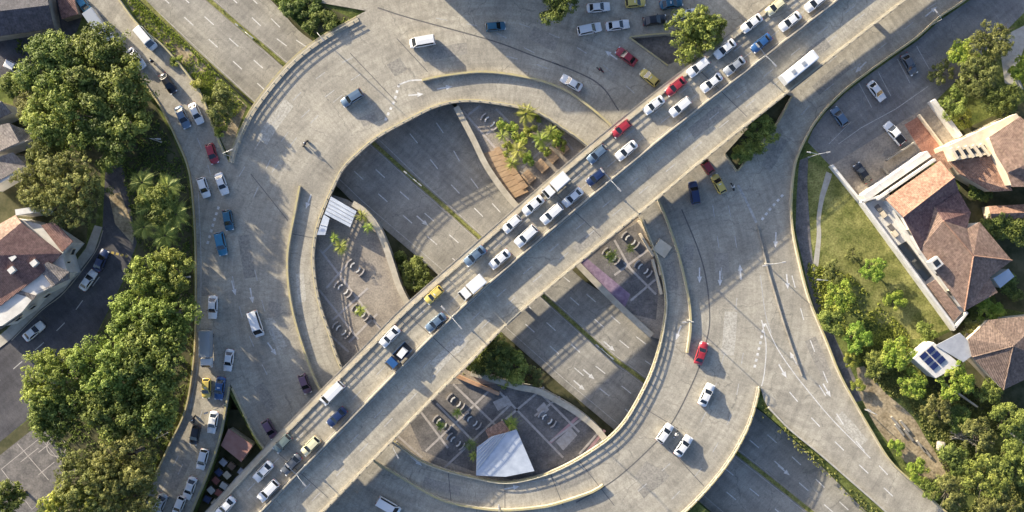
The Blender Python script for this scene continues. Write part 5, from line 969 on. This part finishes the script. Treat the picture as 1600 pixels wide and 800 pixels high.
for k, (x, y, l) in enumerate(((826, 276, 'lowest brown platform beside the flyover in the northern plaza'), (846, 259, 'second brown platform beside the flyover in the northern plaza'), (862, 244, 'third brown platform beside the flyover in the northern plaza'), (878, 230, 'uppermost brown platform beside the flyover in the northern plaza'))):
    p = W(x, y, ISL + .6); t = thing('timber_platform', l, 'platform', (p.x, p.y, ISL), FLY_DIR, 'platforms beside the flyover')
    MB().box((0, 0, 0.3), (1.9, 2.6, 0.56)).build('frame', DCONC, t)
    for j in range(5): MB().box((0, -1.06 + j * .53, .63), (2.0, .49, .08)).build('plank', DECK, t)
# beige ramp walls in the eastern plaza
rw = thing('ramp_wall', 'beige zigzag ramp walls at the top of the eastern plaza', 'wall')
for a, b in (((998, 345), (1024, 380)), ((1010, 350), (1028, 398)), ((1024, 380), (1032, 430)), ((1000, 365), (1022, 400)), ((1020, 405), (1034, 460))): wall_box(rw, a, b, ISL, ISL + 1.1, .5, CREAM, 'wall_run')
MB().box((W(1035, 388, ISL + 2).x, W(1035, 388, ISL + 2).y, ISL + 1.0), (3.4, 3.0, 2.0), R(-35), 0.9).build('plinth', CREAM, rw)
ow = thing('planter_wall', 'orange topped wall under the flyover in the southern plaza', 'wall'); wall_box(ow, (712, 587), (780, 616), ISL, ISL + .9, .7, mat('orange_render', (0.40, 0.22, 0.12), .85, col2=(.48, .30, .18)), 'wall_run')
# white canopies
def canopy(name, pts, z, label, m, posts=True, ribs=0, zlow=None):
    t = thing(name, label, 'canopy'); q = [W(p[0], p[1], z + (p[2] if len(p) > 2 else 0)) for p in pts]; slab('roof_sheet', [q], .16, m, t); c = sum(q, Vector()) / len(q)
    for p in q:
        w = c + (p - c) * .92; MB().box((w.x, w.y, (ISL + p.z - .1) / 2), (.2, .2, p.z - ISL - .1)).build('post', STEEL, t)
    for k in range(ribs):
        a, b = q[0].lerp(q[-1], (k + 1) / (ribs + 1)), q[1].lerp(q[2], (k + 1) / (ribs + 1)); MB().tube([lift(a, .03), lift(b, .03)], .07, 6).build('seam', STEEL, t)
    return t
WSH = mat('white_sheet_roof', (0.34, 0.38, 0.44), 0.6, col2=(0.50, 0.54, 0.59), scale=0.35)
canopy('canopy', [(517, 307), (557, 330), (547, 355), (507, 334)], ISL + 2.3, 'white ribbed canopy against the inner left edge of the ring', WSH, ribs=4); canopy('canopy', [(506, 335), (515, 341), (508, 367), (495, 367)], ISL + 2.2, 'small white canopy strip below the ribbed white canopy', WSH, ribs=1)
canopy('pavilion', [(745, 699), (768, 682, .1), (795, 675, .2), (807, 671, .2), (835, 736), (790, 745), (744, 743)], ISL + 2.6, 'large white sheet roofed pavilion in the southern plaza', WSH, ribs=5)
canopy('canopy', [(758, 672), (785, 657), (797, 673), (765, 688)], ISL + 2.2, 'little terracotta roof touching the top of the large white roof', TERRA)
# hut and stalls in the hollow
hut = thing('hut', 'small hut with a flat rusty pink roof in the hollow', 'hut'); roof(hut, [(357, 670, 4.3), (395, 696, 4.3), (377, 722, 4.0), (345, 696, 4.0)], mat('pink_sheet', (0.36, 0.17, 0.13), .7, col2=(.44, .25, .20)), 'roof_sheet'); walls(hut, [(357, 670), (395, 696), (377, 722), (345, 696)], 1.4, 3.9, CREAM, ref=4.2)
rs = random.Random(4); SC = [('pale grey', mat('stall_grey', (.4, .4, .42), .8)), ('white', WWALL), ('dark blue', mat('stall_blue', (.05, .07, .15), .8)), ('brown', mat('stall_brown', (.2, .13, .09), .8)), ('rusty red', mat('stall_red', (.28, .1, .08), .8)), ('cream', CREAM)]
row_w = ['top', 'upper', 'middle', 'lower', 'bottom']
for k in range(5):
    for j in range(3):
        cn, cm = SC[(k * 2 + j * 3 + (k == 3)) % 6]; x, y = 350 + j * 13 - k * 7 + rs.uniform(-2, 2), 724 + k * 14 + j * 6 + rs.uniform(-2, 2); p = W(x, y, 2.6)
        t = thing('stall', '%s awning, %s in the %s row of stalls below the hut' % (cn, ('left', 'middle', 'right')[j], row_w[k]), 'stall', (p.x, p.y, 1.4), R(-40 + rs.uniform(-12, 12)), 'stalls in the hollow')
        MB().box((0, 0, 1.3), (1.5, 1.3, .12), 0, .85).build('awning', cm, t); MB().box((0, 0, .42), (1.2, .9, .8)).build('counter', DCONC, t)
        for sx in (-1, 1):
            for sy in (-1, 1): MB().box((sx * .6, sy * .5, .63), (.06, .06, 1.22)).build('post', STEEL, t)
# ------------------------------------------------------------------ street lamps
POLE = MB().tube([(0, 0, -0.1), (0, 0, 4), (0, 0, 7.6)], [.13, .1, .07], 8).mesh('pole'); POLE.materials.append(STEEL)
ARM = MB().tube([(0, 0, 7.5), (.9, 0, 7.95), (2.3, 0, 8.1)], [.06, .055, .05], 6).mesh('arm'); ARM.materials.append(STEEL)
HEAD = MB().add([(2.0, -.2, 8.02), (3.0, -.16, 8.06), (3.0, .16, 8.06), (2.0, .2, 8.02), (2.0, -.14, 8.2), (2.95, -.1, 8.18), (2.95, .1, 8.18), (2.0, .14, 8.2)], [(3, 2, 1, 0), (4, 5, 6, 7), (0, 1, 5, 4), (1, 2, 6, 5), (2, 3, 7, 6), (3, 0, 4, 7)]).mesh('lamp_head'); HEAD.materials.append(mat('lamp_grey', (.3, .3, .3), .5))
BASEM = MB().tube([(0, 0, -0.05), (0, 0, .35)], .26, 10).mesh('base'); BASEM.materials.append(CONC)
def lamp(px, py, z, degs, label, s=1.0):
    t = thing('street_lamp', label, 'street lamp', W(px, py, z), 0, 'street lamps'); t.scale = (s, s, s); link('base', BASEM, None, t); link('pole', POLE, None, t)
    for d in degs: a = link('arm', ARM, None, t, (0, 0, 0), R(d)); link('lamp_head', HEAD, None, a)
fa = math.degrees(FLY_DIR)
for i, l in ((28, 'double street lamp on the flyover median nearest the lower left'), (48, 'double street lamp on the flyover median above the motorway'), (67, 'double street lamp on the flyover median at the north of the opening'), (85, 'double street lamp on the flyover median near the bus')):
    p = mdn[i]; t = thing('street_lamp', l, 'street lamp', lift(p, 0.98), 0, 'street lamps'); link('base', BASEM, None, t); link('pole', POLE, None, t)
    for d in (fa + 90, fa - 90): a = link('arm', ARM, None, t, (0, 0, 0), R(d)); link('lamp_head', HEAD, None, a)
for a in ((650, 283, 0.1, (140, -40), 'double street lamp on the motorway median inside the opening'), (940, 545, 0.1, (140, -40), 'double street lamp on the motorway median right of the flyover'), (395, 60, 0.1, (140, -40), 'double street lamp on the upper left motorway median'),
          (252, 222, LAND, (-5,), 'street lamp reaching over the left street from the upper grove'), (297, 432, LAND, (0,), 'street lamp beside the trees halfway down the left street'), (262, 676, LAND, (60,), 'street lamp on the outer kerb at lower left'),
          (1263, 246, LAND, (170, 10), 'street lamp at the corner of the grass bank and the lot'), (1278, 437, LAND, (175,), 'street lamp on the verge beside the lime tree bank'), (1352, 640, LAND, (150,), 'street lamp on the bare soil bank'), (1450, 42, LAND, (130,), 'street lamp on the yellow road edge at the top right'),
          (362, 245, ST, (20,), 'street lamp where the left street meets the ring parapet'), (352, 632, ST, (200,), 'street lamp at the tip of the hollow'), (1075, 500, ST, (180,), 'street lamp at the lower end of the right inner wall'), (1196, 412, ST, (10, 190), 'street lamp on the thin median of the right approach'),
          (620, 690, ST, (-60,), 'street lamp on the lower ring parapet beside the flyover'), (505, 62, ST, (-50,), 'street lamp on the upper outer parapet of the ring'), (780, 793, ST, (90,), 'street lamp on the lower inner lane wall')):
    lamp(a[0], a[1], a[2], a[3], a[4], .8)
# boulder and bare twigs in the lower right
bd = MB(); vs = []; rb = random.Random(8)
bm = bmesh.new(); bmesh.ops.create_icosphere(bm, subdivisions=3, radius=1.1)
for v in bm.verts: v.co *= 1 + .18 * math.sin(v.co.x * 3.1 + 1) * math.cos(v.co.y * 2.7) + rb.uniform(-.03, .03); v.co.z *= .7
me = bpy.data.meshes.new('boulder'); [setattr(f, 'smooth', True) for f in bm.faces]; bm.to_mesh(me); bm.free(); o = link('boulder', me, mat('pale_stone', (.26, .23, .19), .9, col2=(.36, .33, .28), scale=2, bump=.4)); p = W(1471, 697, LAND + .6); o.location = (p.x, p.y, LAND + .4); tag(o, 'pale round boulder beside the bare soil bank', 'boulder')
tw = MB(); rb = random.Random(21); c = W(1490, 680, LAND)
for k in range(26):
    a = rb.uniform(-0.6, 1.9); L = rb.uniform(2, 5.5); d = Vector((math.cos(a), math.sin(a), rb.uniform(.15, .6))); m_ = c + d * L * .5 + Vector((rb.uniform(-.4, .4), rb.uniform(-.4, .4), .3)); tw.tube([c + Vector((rb.uniform(-1, 1), rb.uniform(-1, 1), 0)), m_, c + d * L], [.09, .06, .02], 5)
tag(tw.build('dead_tree', mat('dry_wood', (.28, .25, .19), .9, col2=(.38, .34, .27)), None), 'bleached dead tree with bare branches beside the boulder', 'dead tree')
for k, (x, y) in enumerate(((1406, 672), (1414, 666), (1420, 680), (1400, 660), (1440, 698), (1448, 706))):
    p = W(x, y, LAND + .4); t = thing('concrete_block', '%s long dark concrete slab lying on the bare soil bank, counted from the left' % ORD[[0, 1, 2, 3, 4, 5].index(sorted(range(6), key=lambda q: (1406, 1414, 1420, 1400, 1440, 1448)[q]).index(k))], 'slab', (p.x, p.y, LAND), R(-52), 'slabs on the soil bank'); MB().box((0, 0, .22), (3.0, .45, .44), 0, .96).build('slab_body', DCONC, t)

# apartment block across the street, beyond the top of the picture; the street below lies in its shade
ab = thing('apartment_building', 'plain apartment block beyond the street at the top, shading it', 'building'); Z1 = LAND + 11.5
fp = [W(x, y, ST) for x, y in ((627, -62), (955, -72), (950, -170), (560, -160))]; fp = [Vector((p.x, p.y, Z1)) for p in fp]
slab('walls', [fp], 11.6, CREAM, ab); c = sum(fp, Vector()) / 4; slab('roof_slab', [[lift(c + (p - c) * 1.02, .35) for p in fp]], .33, CONC, ab)
for k in range(4):
    for j in range(14):
        a, b = fp[0], fp[1]; p = a.lerp(b, (j + .5) / 14); d = b - a; z = LAND + 1.8 + k * 2.8; f = MB().box((p.x, p.y, z), (1.7, .16, 1.5), math.atan2(d.y, d.x)).build('window', WWALL, ab); MB().box((p.x, p.y, z), (1.5, .2, 1.3), math.atan2(d.y, d.x)).build('pane', GLASS, f)
